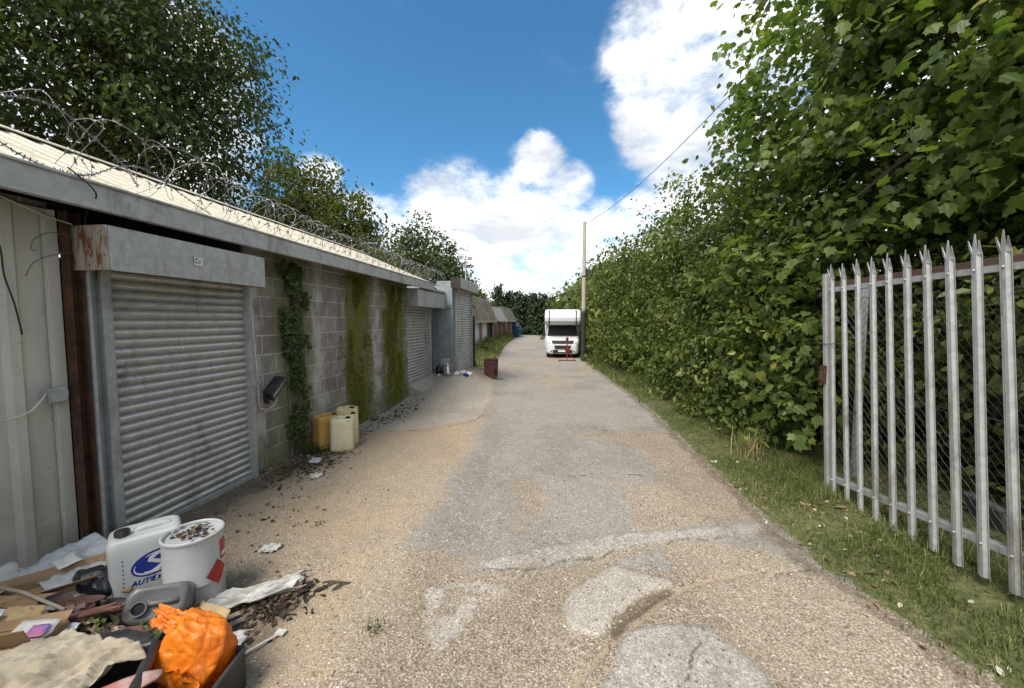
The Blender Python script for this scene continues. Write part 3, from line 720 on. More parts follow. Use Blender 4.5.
wire_thing('tie_wire', [(-3.33, 2.32, 2.22), (-3.33, 2.2, 2.18), (-3.35, 2.12, 2.12), (-3.37, 2.09, 2.03)], .003, M['wire'], 'bent wire tail drooping left from the rusty post, lower one')

# razor wire coil along the eaves
def coil():
    b = MB()
    for hand, ph0 in ((1, 0.0), (-1, 1.3)):
        pts = []; y = .9; th = ph0
        while y < 10.45:
            r_ = .205 + .05 * (float(vnoise(y * .9, hand * 3, 77)) - .5) + (.045 if y < 3.4 else 0)
            pitch = .46 if y < 3.0 else .22 + .08 * (float(vnoise(y * 1.3, 1, 7)) - .3)
            zc = 2.69 + r_ * .93 + .04 * (float(vnoise(y * 1.6, 5, 3)) - .5)
            pts.append(Vector((-3.27 + r_ * .95 * math.cos(th * hand), y + .05 * math.sin(th * 2.3), zc + r_ * math.sin(th * hand))))
            th += R(18); y += pitch / 20
        b.tube(pts, .0021, 5)
        for k in range(2, len(pts) - 1, 2):
            p = pts[k]; d = (pts[k + 1] - p).normalized()
            for s_ in (-1, 1):
                a = d.orthogonal().normalized(); a.rotate(Matrix.Rotation(random.uniform(0, 6.28), 3, d))
                q = p + a * .004
                b.add([p - d * .012, p + d * .012, p + d * s_ * .022 + a * .022, p + a * .004 + d.cross(a) * .004], [(0, 1, 2), (0, 3, 2), (1, 3, 2)])
    return b
rw = coil().build('razor_wire', M['bright_wire'], None, True); tag(rw, 'long coil of barbed razor wire along the eaves of the cream roof', 'razor wire')
def strand(pts, label):
    P = [Vector(p) for p in pts]; Q = []
    for k in range(len(P) - 1):
        p0, p1, p2, p3 = P[max(k - 1, 0)], P[k], P[k + 1], P[min(k + 2, len(P) - 1)]
        for s_ in range(9):
            t_ = s_ / 9
            Q.append(.5 * ((2 * p1) + (-p0 + p2) * t_ + (2 * p0 - 5 * p1 + 4 * p2 - p3) * t_ ** 2 + (-p0 + 3 * p1 - 3 * p2 + p3) * t_ ** 3))
    b = MB(); b.tube(Q, .0038, 5)
    for k in range(1, len(Q) - 1):
        d = (Q[k + 1] - Q[k - 1]).normalized(); a = d.orthogonal().normalized(); a.rotate(Matrix.Rotation(random.uniform(0, 6.28), 3, d))
        for s_ in (-1, 1): b.add([Q[k] - d * .007, Q[k] + d * .007, Q[k] + a * s_ * .02 + d * s_ * .006, Q[k] + d.cross(a) * .004], [(0, 1, 2), (0, 3, 2), (1, 3, 2)])
    o = b.build('barbed_strand', M['bright_wire'], None, True); tag(o, label, 'barbed wire')
strand([(-3.27, 1.7, 2.95), (-3.25, 1.96, 3.06), (-3.25, 2.1, 3.12), (-3.25, 2.24, 3.13), (-3.25, 2.36, 3.07), (-3.23, 2.48, 2.98), (-3.2, 2.58, 2.88), (-3.15, 2.62, 2.74)], 'thick barbed strand arching highest over the near end of the cream roof')
strand([(-3.12, 1.7, 2.86), (-3.13, 1.95, 2.72), (-3.12, 2.15, 2.69), (-3.1, 2.28, 2.72), (-3.15, 2.5, 2.86), (-3.22, 2.75, 2.93), (-3.25, 3.05, 2.84), (-3.2, 3.3, 2.72)], 'barbed strand snaking low along the fascia top at the near end')
# ------------------------------------------------------------------ metal clad lock-up beyond the garage
annex = empty('lock_up', (-3.0, 10.7, .2), 0, 'taller blue grey metal lock-up with a ribbed shutter beyond the long garage', 'lock-up')
GP = annex
b = MB(); b.box(-6.6, -2.97, 10.70, 12.92, -.4, 2.66); gbuild(b, 'wall', M['blue_panel'])
b = MB(); b.box(-3.42, -2.965, 10.64, 10.698, 2.17, 2.86); b.box(-3.42, -2.965, 10.655, 10.698, 2.12, 2.16); gbuild(b, 'upper_panel', plain('pale blue grey sheet', (.30, .335, .35), (.24, .27, .28), .5, .2, 4, .1), bevel=.006)
b = MB(); b.box(-3.02, -2.955, 10.66, 10.697, .0, 2.11); b.box(-3.40, -3.36, 10.67, 10.697, .0, 2.11); b.box(-3.36, -3.02, 10.675, 10.697, .70, .74); gbuild(b, 'frame', M['blue_panel'], bevel=.004)
b = MB(); b.box(-3.33, -3.05, 10.672, 10.694, .12, .68); gbuild(b, 'vent_panel', M['galv_post'], bevel=.003)
s3 = gbuild(roller(10.92, 12.78, .06, 2.66, -2.94), 'roller_shutter', M['shutter'], smooth=True)
for ya, yb in ((10.84, 10.92), (12.78, 12.86)):
    b = MB(); b.box(-2.968, -2.885, ya, yb, -.1, 2.64); gbuild(b, 'guide_rail', M['galv_post'], s3, bevel=.003)
h3 = gbuild(hood(10.52, 12.88, 2.655, 2.94, -2.97, -2.69), 'shutter_hood', M['galv'], bevel=.003)
b = MB(); b.box(-2.97, -2.69, 10.502, 10.518, 2.655, 2.94); gbuild(b, 'end_plate', plain('dark stained plate', (.05, .04, .035), (.03, .025, .022), .8, .1, 6, .2), h3, bevel=.003)
b = MB(); b.box(-2.684, -2.68, 11.5, 11.53, 2.68, 2.94); gbuild(b, 'joint_strip', M['galv_post'], h3)
b = MB(); b.box(-6.65, -2.975, 10.66, 12.95, 2.67, 2.74); gbuild(b, 'roof', M['galv_post'], bevel=.01)
mast = empty('light_mast', (-2.79, 11.55, 2.94), 0, 'thin grey mast with two small floodlights on the lock-up roof edge', 'light mast')
b = MB(); b.tube([(0, 0, 0), (0, 0, .78)], .022, 8); b.box(-.15, .16, -.012, .012, .72, .745); b.box(-.04, .04, -.04, .04, 0, .012); b.build('pole', M['galv'], mast)
for sx, zz in ((-1, .70), (1, .66)):
    b = MB(); b.box(sx * .14 - .07, sx * .14 + .07, -.09, -.03, zz - .04, zz + .07); b.box(sx * .14 - .01, sx * .14 + .01, -.03, .02, zz, zz + .04); q = b.build('lamp', M['white_paint'], mast, bevel=.006)
    b = MB(); b.box(sx * .14 - .055, sx * .14 + .055, -.095, -.0905, zz - .028, zz + .056); b.build('lens', M['lens'], q)
dg = empty('side_gate', (-2.98, 13.15, -.05), 0, 'dark green boarded gate between the lock-up and the weedy brick garages', 'gate')
M['dark_green'] = plain('dark green paint', (.02, .045, .04), (.015, .03, .028), .6, 0, 4, .1)
b = MB(); 
for k in range(4): b.box(-.03, .0 + .003 * (k % 2), -.23 + k * .125, -.115 + k * .125, -.1, 1.86 + .02 * (k % 2))
b.build('boards', M['dark_green'], dg, bevel=.004)
for z in (.3, 1.5):
    b = MB(); b.box(-.08, -.031, -.23, .27, z, z + .08); b.build('rail', M['dark_green'], dg)
b = MB(); b.box(-.06, .04, .275, .36, -.15, 1.95); b.build('post', M['dark_green'], dg, bevel=.006)

# ------------------------------------------------------------------ old brick garages
def old_garage(y0, y1, roofm, label, fronts, ztop=3.6, zeave=1.75, xf=-5.65):
    global GP
    g = empty('brick_garage', (xf, y0, -.4), 0, label, 'garage', 'old brick garages down the lane'); GP = g
    b = MB(); b.box(xf - 4.5, xf - .25, y0, y1, -.6, zeave); gbuild(b, 'wall', M['brick'])
    edges = sorted([(a, c) for a, c, *_ in fronts]); y = y0; 
    for a, c in edges + [(y1, y1)]:
        if a - y > .05: gbuild(MB().box(xf - .249, xf, y, a, -.6, zeave), 'pier', M['brick'])
        y = c
    for a, c, kind in fronts:
        b = MB(); m = {'white': M['white_paint'], 'open': M['dark'], 'brown': M['wood_red'], 'post': M['white_paint']}[kind]
        b.box(xf - .16, xf - .10 if kind != 'open' else xf - .14, a + .04, c - .04, -.5, zeave - .1)
        if kind in ('white', 'brown'):
            n = 5
            for k in range(n): 
                w = (c - a - .08) / n; b.box(xf - .10, xf - .085, a + .04 + k * w + .015, a + .04 + (k + 1) * w - .015, -.45, zeave - .15)
        d = gbuild(b, 'door' if kind != 'open' else 'doorway', m)  # open front is a near-black board painting in the unlit interior
        b = MB(); b.box(xf - .2, xf - .02, a, a + .038, -.5, zeave - .06); b.box(xf - .2, xf - .02, c - .038, c, -.5, zeave - .06); b.box(xf - .2, xf - .02, a + .038, c - .038, zeave - .098, zeave - .06)
        gbuild(b, 'door_frame', M['white_paint'] if kind == 'white' else M['trim_black'], d)
    # steep tiled front slope in stepped courses
    b = MB(); n = 14; prof = []
    for k in range(n):
        t0, t1 = k / n, (k + 1) / n
        prof += [(xf + .26 - .78 * t0, zeave - .05 + (ztop - zeave) * t0), (xf + .245 - .78 * t1, zeave - .05 + (ztop - zeave) * t1)]
    prof += [(xf - 4.5, ztop + .25), (xf - 4.5, zeave), (xf, zeave)]
    b.prism([(p[0], p[1]) for p in prof], y0 + .02, y1 - .02, 'y'); gbuild(b, 'roof', roofm)
    b = MB(); b.box(xf + .24, xf + .27, y0, y1, zeave - .16, zeave - .04); gbuild(b, 'eaves_board', M['wood_pale'])
    return g
old_garage(15.5, 34.4, M['tile'], 'nearest old brick garage with a steep mossy tiled roof and white doors', [(20, 22.2, 'white'), (22.8, 25, 'white'), (25.6, 27.5, 'white'), (28.5, 30.5, 'white'), (30.8, 33.0, 'open')])
old_garage(35.3, 41.5, M['tile_pale'], 'old brick garage with a pale grey sheet roof, behind the mossy tiled one', [(35.7, 37.7, 'brown'), (38.2, 40.8, 'brown')], 3.1)
old_garage(42.3, 50.5, M['tile_green'], 'farthest old brick garage with a greenish roof, nearest the blue skip', [(42.9, 45, 'brown'), (46, 49.3, 'brown')], 3.35)

M['skip_blue'] = plain('skip blue', (.02, .12, .22), (.015, .08, .15), .55, .1, 3, .1, (.1, .07, .05), .3)
sk = empty('skip', (-5.45, 49.5, -.38), 0, 'small blue skip at the far end of the brick garages', 'skip')
b = MB()
sec = lambda z, w, l: [Vector((-w, -l, z)), Vector((w, -l, z)), Vector((w, l, z)), Vector((-w, l, z))]
b.rings([sec(.05, .5, .7), sec(1.1, .72, 1.15), sec(1.1, .66, 1.08), sec(.12, .46, .66)]); b.box(-.76, .76, -1.19, -1.11, 1.04, 1.12); b.box(-.76, .76, 1.11, 1.19, 1.04, 1.12)
b.box(-.78, -.70, -1.11, 1.11, 1.04, 1.12); b.box(.70, .78, -1.11, 1.11, 1.04, 1.12); b.build('tub', M['skip_blue'], sk)
for sx in (-1, 1):
    for yy in (-.6, 0, .6): b = MB(); b.prism([(yy - .04, .1), (yy + .04, .1), (yy + .05, 1.04), (yy - .05, 1.04)], sx * .75 - .03, sx * .75 + .03); b.build('rib', M['skip_blue'], sk)

def blob(name, c, r, mat, amp=.25, freq=2.2, seed=1, sub=4, parent=None, flat=None, ridge=True, planes_n=46, pinch=None):
    """crumpled closed lump"""
    bm = bmesh.new(); bmesh.ops.create_icosphere(bm, subdivisions=sub, radius=1)
    from mathutils import noise as mn
    r_ = random.Random(seed); planes = [(Vector((r_.gauss(0, 1), r_.gauss(0, 1), r_.gauss(0, 1))).normalized(), r_.uniform(.86, 1.06)) for _ in range(planes_n)]
    for v in bm.verts:
        p = v.co.copy(); q = p * freq + Vector((seed * 7.3, seed * 3.1, seed * 1.7))
        pw = (p + .10 * Vector((mn.noise(q * 1.3), mn.noise(q * 1.3 + Vector((9, 0, 0))), mn.noise(q * 1.3 + Vector((0, 9, 0)))))).normalized()
        k = 1 / max(pw.dot(n_) / h_ for n_, h_ in planes)
        k += amp * .35 * mn.noise(q * .9) + amp * .22 * (.5 - abs(mn.noise(q * 2.1)) * 1.6) + amp * .10 * (.5 - abs(mn.noise(q * 5)) * 1.6)
        if pinch is not None:
            pd = pinch.normalized(); a_ = math.acos(max(-1, min(1, p.dot(pd)))); e1 = pd.orthogonal().normalized(); e2 = pd.cross(e1); th = math.atan2(p.dot(e2), p.dot(e1))
            k += .10 * max(0, 1 - a_ / 1.9) * (.45 - abs(mn.noise(Vector((math.cos(th) * 2.6, math.sin(th) * 2.6, a_ * .9 + seed)))) * 1.8) * min(1, a_ * 3) + .10 * max(0, 1 - a_ / .5)
        v.co = p * k; v.co = Vector((v.co.x * r[0], v.co.y * r[1], v.co.z * r[2]))
        if flat is not None and v.co.z < flat: v.co.z = flat + (v.co.z - flat) * .12
    me = bpy.data.meshes.new(name); bm.to_mesh(me); bm.free(); me.materials.append(mat)
    me.polygons.foreach_set('use_smooth', [True] * len(me.polygons))
    o = bpy.data.objects.new(name, me); COL.objects.link(o); o.location = c
    if parent is not None: o.parent = parent
    return o
tag(blob('tarpaulin', (-5.45, 49.5, .95), (.62, .95, .55), plain('dark blue sheet', (.015, .025, .07), (.03, .05, .11), .6, 0, 3, .3), .3, 1.6, 4, 3), 'dark blue sheeting heaped in the blue skip', 'tarpaulin')

# ------------------------------------------------------------------ motorhome
mh = empty('motorhome', (.28, 23.1, gz(.3, 23.6) + .01), 0, 'white motorhome with an overcab bunk parked nose towards the camera', 'motorhome')
W = M['white_paint']
b = MB(); b.box(-1.1, 1.1, 1.62, 6.3, .46, 2.88); b.build('body', W, mh, bevel=.09, seg=3)
OC = [(.34, 1.99), (.17, 2.06), (.08, 2.22), (.07, 2.42), (.17, 2.66), (.42, 2.86), (.9, 2.93), (1.7, 2.95), (1.7, 1.99)]
b = MB(); b.prism(OC, -1.07, 1.07); oc = b.build('overcab', W, mh, bevel=.11, seg=4)
for x in (-.80, .80):
    cx, cz = .9, 2.45
    P = [(cx + (y - cx) * 1.006, cz + (z - cz) * 1.012) for y, z in OC[:6]] + [(cx + (y - cx) * .95, cz + (z - cz) * .95) for y, z in OC[:6]][::-1]
    b = MB(); b.prism(P, x - .035, x + .035); b.build('stripe', M['stripe'], oc)
for q in ((-.5, .5, 2.2, 3.0, 2.885, 2.97), (-.35, .35, 4.2, 4.9, 2.885, 2.96)): MB().box(*q).build('roof_vent', W, mh, bevel=.03)
# cab: lofted cross-sections so the nose is rounded in plan
def cab_ring(y, w, z0, z1, r):
    pts = []
    for cx, cz, a0 in ((w - r, z1 - r, 0), (-w + r, z1 - r, 90), (-w + r, z0 + r, 180), (w - r, z0 + r, 270)):
        for k in range(5):
            a = R(a0 + k * 22.5); pts.append(Vector((cx + r * math.cos(a), y, cz + r * math.sin(a))))
    return pts
b = MB(); b.rings([cab_ring(0.03, .72, .34, .74, .12), cab_ring(.0 + .06, .82, .27, .86, .14), cab_ring(.16, .92, .24, 1.02, .15), cab_ring(.32, .97, .24, 1.10, .14), cab_ring(.72, 1.0, .26, 1.24, .13), cab_ring(.80, 1.0, .28, 1.30, .13), cab_ring(1.30, .97, .3, 1.98, .18), cab_ring(1.66, .98, .3, 2.0, .18)])
cab = b.build('cab', W, mh, smooth=True)
def slope_panel(name, xs, y0, z0, y1, z1, off, mat, parent, inset=.0):
    """panel lying on the raked screen, xs = half widths bottom and top"""
    d = Vector((0, y1 - y0, z1 - z0)).normalized(); n_ = Vector((0, -d.z, d.y)); o_ = n_ * off
    vs = [Vector((-xs[0], y0, z0)) + o_, Vector((xs[0], y0, z0)) + o_, Vector((xs[1], y1, z1)) + o_, Vector((-xs[1], y1, z1)) + o_]
    b = MB(); b.rings([vs, [v - n_ * .02 for v in vs]]); return b.build(name, mat, parent, bevel=.008)
ws = slope_panel('windscreen', (.90, .80), .815, 1.31, 1.285, 1.93, .022, M['glass'], cab)
slope_panel('screen_seal', (.945, .84), .795, 1.283, 1.295, 1.945, .014, M['trim_black'], cab)
for x in (-.45, .35):
    b = MB(); b.tube([(x, .79, 1.33), (x + .42, .83, 1.385)], .012, 6); b.build('wiper', M['trim_black'], cab)
b = MB(); b.prism([(-.60, .88), (.60, .88), (.66, 1.05), (-.66, 1.05)], .02, .15, 'y'); b.build('grille', M['trim_black'], cab, bevel=.015)
b = MB(); b.box(-.58, .58, -.005, .03, .955, .975); b.build('grille_bar', M['steel'], cab)
b = MB(); b.prism([(-.44, .56), (.44, .56), (.5, .76), (-.5, .76)], -.01, .1, 'y'); b.build('lower_grille', M['trim_black'], cab, bevel=.015)
b = MB(); b.box(-.58, .58, .0, .12, .30, .50); b.build('bumper_insert', M['trim_black'], cab, bevel=.02)
b = MB(); b.box(-.26, .26, -.022, -.003, .37, .48); b.build('number_plate', M['white_ink'], cab, bevel=.003)
for sx in (-1, 1):
    b = MB(); b.rings([[Vector((sx * x, y, z)) for x, y, z in ((.60, .075, .80), (.90, .20, .78), (.92, .24, .97), (.70, .14, .93))], [Vector((sx * x, y + .06, z)) for x, y, z in ((.60, .075, .80), (.90, .20, .78), (.92, .24, .97), (.70, .14, .93))]])
    hl = b.build('headlight', M['lens'], cab, bevel=.012)
    b = MB(); b.lathe([(.055, 0), (.055, .02)], 16, M=Matrix.Translation((sx * .78, .1, .87)) @ Matrix.Rotation(R(90), 4, 'X')); b.build('bulb_ring', M['trim_black'], hl)
    b = MB(); b.lathe([(.05, 0), (.05, .02)], 16, M=Matrix.Translation((sx * .68, .05, .40)) @ Matrix.Rotation(R(90), 4, 'X')); b.build('fog_lamp', M['lens'], cab)
    b = MB(); b.box(sx * 1.05, sx * 1.22, .98, 1.06, 1.24, 1.62); mi = b.build('mirror', M['trim_black'], cab, bevel=.025)
    b = MB(); b.tube([(sx * .95, 1.05, 1.36), (sx * 1.1, 1.03, 1.38)], .03, 8); b.build('mirror_arm', M['trim_black'], mi)
    b = MB(); b.prism([(.98, 1.34), (1.36, 1.86), (1.60, 1.86), (1.60, 1.34)], sx * .985, sx * 1.004); b.build('side_window', M['glass'], cab, bevel=.008)
    b = MB(); b.box(sx * 1.098, sx * 1.108, 2.3, 3.5, 1.45, 2.1); b.build('side_window', M['glass'], mh, bevel=.004)
    b = MB(); b.box(sx * 1.09, sx * 1.106, 1.72, 6.2, 1.08, 1.16); b.build('side_stripe', M['stripe'], mh)
    for yy in (.98, 4.9):
        Mw = Matrix.Translation((sx * .86, yy, .33)) @ Matrix.Rotation(R(90), 4, 'Y')
        b = MB(); b.lathe([(.2, -.1), (.30, -.105), (.335, -.07), (.335, .07), (.30, .105), (.2, .1)], 24, M=Mw); wh = b.build('wheel', M['tyre'], mh, True)
        b = MB(); b.lathe([(.205, -.09), (.19, -.115), (.08, -.10), (.06, -.12), (.0, -.12)] if sx < 0 else [(.205, .09), (.19, .115), (.08, .10), (.06, .12), (.0, .12)], 20, M=Mw, cap=False); b.build('rim', M['steel'], wh, True)
b = MB(); b.box(-.9, .9, .3, 6.1, .28, .46); b.build('chassis', M['trim_black'], mh)
# red stand before the motorhome
rs = empty('red_stand', (.50, 20.9, gz(.5, 20.9)), R(6), 'red metal stand with an upright post and wide feet, in front of the motorhome', 'stand')
b = MB(); b.box(-.45, .45, -.035, .035, .02, .07); b.box(-.45, -.39, -.22, .22, .0, .05); b.box(.39, .45, -.22, .22, .0, .05); b.build('base', M['red_paint'], rs, bevel=.008)
b = MB(); b.box(-.03, .03, -.03, .03, .10, 1.30); b.box(-.07, .07, -.04, .04, 1.05, 1.25); b.build('post', M['red_paint'], rs, bevel=.008)
b = MB(); b.box(-.10, .09, -.06, .05, .45, .75); b.box(-.16, .14, -.03, .03, .60, .64); b.build('winch_box', M['red_paint'], rs, bevel=.01)
b = MB(); b.tube([(0, 0, .5), (.40, 0, .10)], .02, 8); b.build('brace', M['red_paint'], rs)

# ------------------------------------------------------------------ utility pole and cable
up = empty('utility_pole', (1.40, 21.6, gz(1.4, 21.6)), 0, 'tall wooden utility pole standing at the right of the motorhome', 'utility pole')
b = MB(); b.lathe([(.145, -.2), (.14, 0), (.12, 2.5), (.085, 7.5), (.08, 7.55), (.02, 7.58)], 20); b.build('shaft', M['pole_wood'], up, True)
b = MB(); b.box(.08, .22, -.1, .04, 4.65, 4.95); b.tube([(0, 0, 4.6), (0, 0, 4.66)], .135, 16); b.build('bracket', M['trim_black'], up, bevel=.01)
for k in range(6):
    z = 3.2 + k * .55; s_ = 1 if k % 2 else -1; b = MB(); b.tube([(s_ * .1, 0, z), (s_ * .26, 0, z)], .012, 6); b.build('step', M['wire'], up)
pts = []
A_, B_ = Vector((1.40, 21.6, gz(1.4, 21.6) + 7.45)), Vector((5.4, 2.0, 8.2))
for k in range(41):
    t_ = k / 40; p = A_.lerp(B_, t_); p.z -= .9 * 4 * t_ * (1 - t_); pts.append(p)
b = MB(); b.tube(pts, .009, 6); tag(b.build('overhead_cable', M['dark_wire'], None, True), 'dark overhead cable running from the wooden pole into the right tree', 'cable')

# ------------------------------------------------------------------ palisade gate and mesh fence
gate = empty('palisade_gate', (2.68, 3.2, .0), 0, 'open galvanised palisade gate with spiked pales on the right grass verge', 'gate')
def pale(yc, top=2.30, bot=.07, split=True, lean=0):
    b = MB(); w = .034
    prof = [(-w, -.004), (-.020, .004), (-.010, -.016), (.010, -.016), (.020, .004), (w, -.004)]
    th = .0035
    def sheet(pr, z0s, z1s):
        n = len(pr); vs = []
        for o_ in (0, th):
            vs += [(x + o_ + (z - 1.2) * lean, y + yc, z) for (y, x), z in zip(pr, z0s)] + [(x + o_ + (z - 1.2) * lean, y + yc, z) for (y, x), z in zip(pr, z1s)]
        fs = []
        for i in range(n - 1): fs += [(i, i + 1, n + i + 1, n + i), (2 * n + i, 3 * n + i, 3 * n + i + 1, 2 * n + i + 1)]
        for q in (0, n - 1): fs.append((q, n + q, 3 * n + q, 2 * n + q))
        for base in (0, n):
            for i in range(n - 1): fs.append((base + i, base + i + 1, 2 * n + base + i + 1, 2 * n + base + i))
        b.add(vs, fs)
    sheet(prof, [bot] * 6, [top - .14] * 6)
    # three points: the outer two bent outwards
    z0 = top - .14
    def prong(y0, y1, x0, x1, yt, xt, zt):
        ym, xm, zm = (y0 + y1) / 2 * .6 + yt * .4, (x0 + x1) / 2 * .6 + xt * .4, z0 + (zt - z0) * .45
        h = (y1 - y0) * .42
        A = [(x0, y0 + yc, z0), (x1, y1 + yc, z0), (xm, ym + h + yc, zm), (xt, yt + .003 + yc, zt), (xt, yt - .003 + yc, zt), (xm, ym - h + yc, zm)]
        A = [(x + (z - 1.2) * lean, y, z) for x, y, z in A]
        b.rings([[Vector(p) for p in A], [Vector((p[0] + th, p[1], p[2])) for p in A]])
    prong(-.013, .013, -.016, -.016, 0, -.012, top)
    prong(-w, -.013, -.004, -.014, -.032, -.022, top - .045)
    prong(.013, w, -.014, -.004, .032, -.022, top - .04)
    return b
def sag(mb):
    # the open leaf has dropped at its free end and leans along its length
    out = []
    for x, y, z in mb.v:
        yw = y + 3.2; t_ = (2.3 - z) / 2.2
        out.append((x, y + .09 * (z - 1.2), z - t_ * (.12 * (yw - 2.48) - .10)))
    mb.v = out; return mb
ys = [4.09 - .1655 * k for k in range(13)]
for k, y in enumerate(ys):
    bb = pale(y, 2.30 + random.uniform(-.012, .012), .07 + random.uniform(-.01, .01), True, random.uniform(-.004, .004)); bb.v = [(x, yy - 3.2, z) for x, yy, z in bb.v]
    sag(bb); pl = bb.build('pale', M['pale_galv'], gate)
    for zz in (.285, 2.065):
        b = MB(); b.lathe([(.0, 0), (.009, .001), (.009, .007), (.005, .011), (0, .012)], 8, M=Matrix.Translation((-.015, y - 3.2, zz)) @ Matrix.Rotation(R(-90), 4, 'Y'), cap=False); sag(b).build('bolt', M['galv_post'], pl)
b = MB(); b.box(.006, .046, -1.35, .99, .262, .31); b.box(.04, .046, -1.35, .99, .31, .318); sag(b).build('bottom_rail', M['pale_galv'], gate, bevel=.002)
b = MB(); b.box(.006, .046, -1.35, .99, 2.04, 2.085); sag(b).build('top_rail', M['pale_galv'], gate, bevel=.002)
b = MB(); b.box(.05, .10, -1.35, .95, 2.085, 2.14); b.box(.01, .05, -1.35, .95, 2.087, 2.093); tag(sag(b).build('angle_rail', plain('red oxide', (.12, .065, .045), (.085, .05, .038), .85, 0, 12, .2), gate, bevel=.002), 'rust brown angle bar along the top')
b = MB(); b.box(-.02, .04, .955, 1.0, .05, 2.22); sag(b).build('stile', M['pale_galv'], gate, bevel=.004)
b = MB(); b.box(-.045, -.021, .95, 1.01, 1.12, 1.30); b.box(-.065, -.045, .965, 1.0, 1.15, 1.24); b.tube([(-.055, .97, 1.15), (-.055, .97, 1.10), (-.055, .995, 1.10), (-.055, .995, 1.15)], .006, 6); tag(b.build('latch', M['rust'], gate, bevel=.004), 'rusty latch plate')
b = MB(); b.tube([(-.03, 1.06, 1.52), (-.02, .95, 1.515), (-.022, .82, 1.53), (-.03, .74, 1.525)], .004, 6); b.build('tie_wire', M['wire'], gate)

cf = empty('chain_link_fence', (3.08, 2.8, .0), 0, 'rusty chain-link mesh fence behind the palisade gate', 'fence')
b = MB(); y0, y1, z0, z1 = -1.9, 1.75, .06, 2.0; st = .078
def seg_clip(c, sgn):
    # z = sgn*y + c
    pts = []
    for y in (y0, y1):
        z = sgn * y + c
        if z0 <= z <= z1: pts.append((y, z))
    for z in (z0, z1):
        y = (z - c) * sgn
        if y0 < y < y1: pts.append((y, z))
    return pts[:2] if len(pts) >= 2 else None
for sgn in (1, -1):
    c = -4
    while c < 6:
        s_ = seg_clip(c, sgn)
        if s_: 
            (ya, za), (yb, zb) = s_; L_ = max(2, int(abs(yb - ya) / (st / 2))); P = []
            for k in range(L_ + 1):
                t_ = k / L_; P.append((.003 * sgn * (1 if k % 2 else -1) + .02 * math.sin(3 * (ya + (yb - ya) * t_)), ya + (yb - ya) * t_, za + (zb - za) * t_))
            b.tube(P, .0019, 3, cap=False)
        c += st
mesh_o = b.build('mesh', plain('dull mesh wire', (.10, .10, .095), (.06, .055, .05), .7, 0, 20, .02), cf)
for z in (.1, 1.05, 1.98):
    b = MB(); b.tube([(.0, y0, z), (.0, y1, z)], .003, 5); b.build('line_wire', M['wire'], cf)
for y in (-1.55, 1.6):
    b = MB(); b.box(.03, .085, y - .025, y + .025, -.2, 2.1); b.build('post', M['galv_post'], cf, bevel=.004)
# ------------------------------------------------------------------ cans, drums and rubbish
def rr(w, d, r, z, n=6):
    w, d = w / 2, d / 2; r = min(r, w * .98, d * .98); out = []
    for cx, cy, a0 in ((w - r, d - r, 0), (-w + r, d - r, 90), (-w + r, -d + r, 180), (w - r, -d + r, 270)):
        for k in range(n):
            a = R(a0 + 90 * k / (n - 1)); out.append(Vector((cx + r * math.cos(a), cy + r * math.sin(a), z)))
    return out
def jerrycan(name, w, d, h, mat, loc, rz, label, cap='black', capx=-.3, group=None, panel=True, r=.05):
    e = empty(name, loc, rz, label, 'jerrycan', group)
    b = MB(); S = []
    for zz, k in ((0, .90), (.012, .965), (.035, 1.0), (.10, 1.0), (.12, .988), (.72, .988), (.75, 1.0), (.86, 1.0), (.915, .985), (.945, .95), (.962, .88), (.968, .78), (.955, .70)):
        S.append(rr(w * k, d * (k if k > .9 else k * .97), r, h * zz if zz > .1 else zz))
    b.rings(S); b.build('body', mat, e, True)
    b = MB(); x0 = w * .02; pts = [(x0 - w * .14, 0, h * .93), (x0 - w * .11, 0, h * .965), (x0 - w * .04, 0, h * .978), (x0 + w * .2, 0, h * .978), (x0 + w * .28, 0, h * .965), (x0 + w * .31, 0, h * .93)]
    b.tube(pts, [d * .09, d * .085, d * .08, d * .08, d * .085, d * .09], 10); b.build('handle', mat, e, True)
    c = (capx * w, -d * .08, h * .958)
    if cap == 'black':
        b = MB(); b.lathe([(.030, 0), (.036, .004), (.036, .028), (.032, .034), (0, .034)], 24, c, cap=False); b.build('cap', M['black'], e, True)
    else:
        b = MB(); ro = .036 if h < .4 else .044; Mc = Matrix.Translation(c) if h < .4 else Matrix.Translation((capx * w, -d * .34, h * .95)) @ Matrix.Rotation(R(42), 4, 'X'); b.lathe([(ro, -.02), (ro, .022), (ro - .008, .022), (ro - .009, .004)], 24, M=Mc, cap=False); nk = b.build('neck', mat, e, True)
        b = MB(); b.lathe([(ro - .0085, .014), (0, .014)], 24, M=Mc, cap=False); b.build('opening', M['dark'], nk)  # near-black disc paints the shade inside the neck
    return e

WJ = (-2.52, 2.02, .0)
wj = jerrycan('white_jerrycan', .335, .25, .49, M['white_plastic'], WJ, R(50), 'large white jerrycan with a blue swirl logo and black cap on the rubbish heap')
def ribbon(b, pts, ws, y0, y1):
    n = len(pts); L = []; Rr = []
    for k in range(n):
        a = Vector(pts[max(k - 1, 0)]); c = Vector(pts[min(k + 1, n - 1)]); t_ = (c - a).normalized(); nn = Vector((-t_.y, t_.x))
        L.append(Vector(pts[k]) + nn * ws[k]); Rr.append(Vector(pts[k]) - nn * ws[k])
    for k in range(n - 1):
        q = [L[k], L[k + 1], Rr[k + 1], Rr[k]]
        b.rings([[Vector((p.x, y0, p.y)) for p in q], [Vector((p.x, y1, p.y)) for p in q]])
yf = -.1235
lc = Vector((.04, .30)); tl = R(14)
def EL(a, rx, rz, c=lc): 
    x, z = rx * math.cos(a), rz * math.sin(a); return (c.x + x * math.cos(tl) - z * math.sin(tl), c.y + x * math.sin(tl) + z * math.cos(tl))
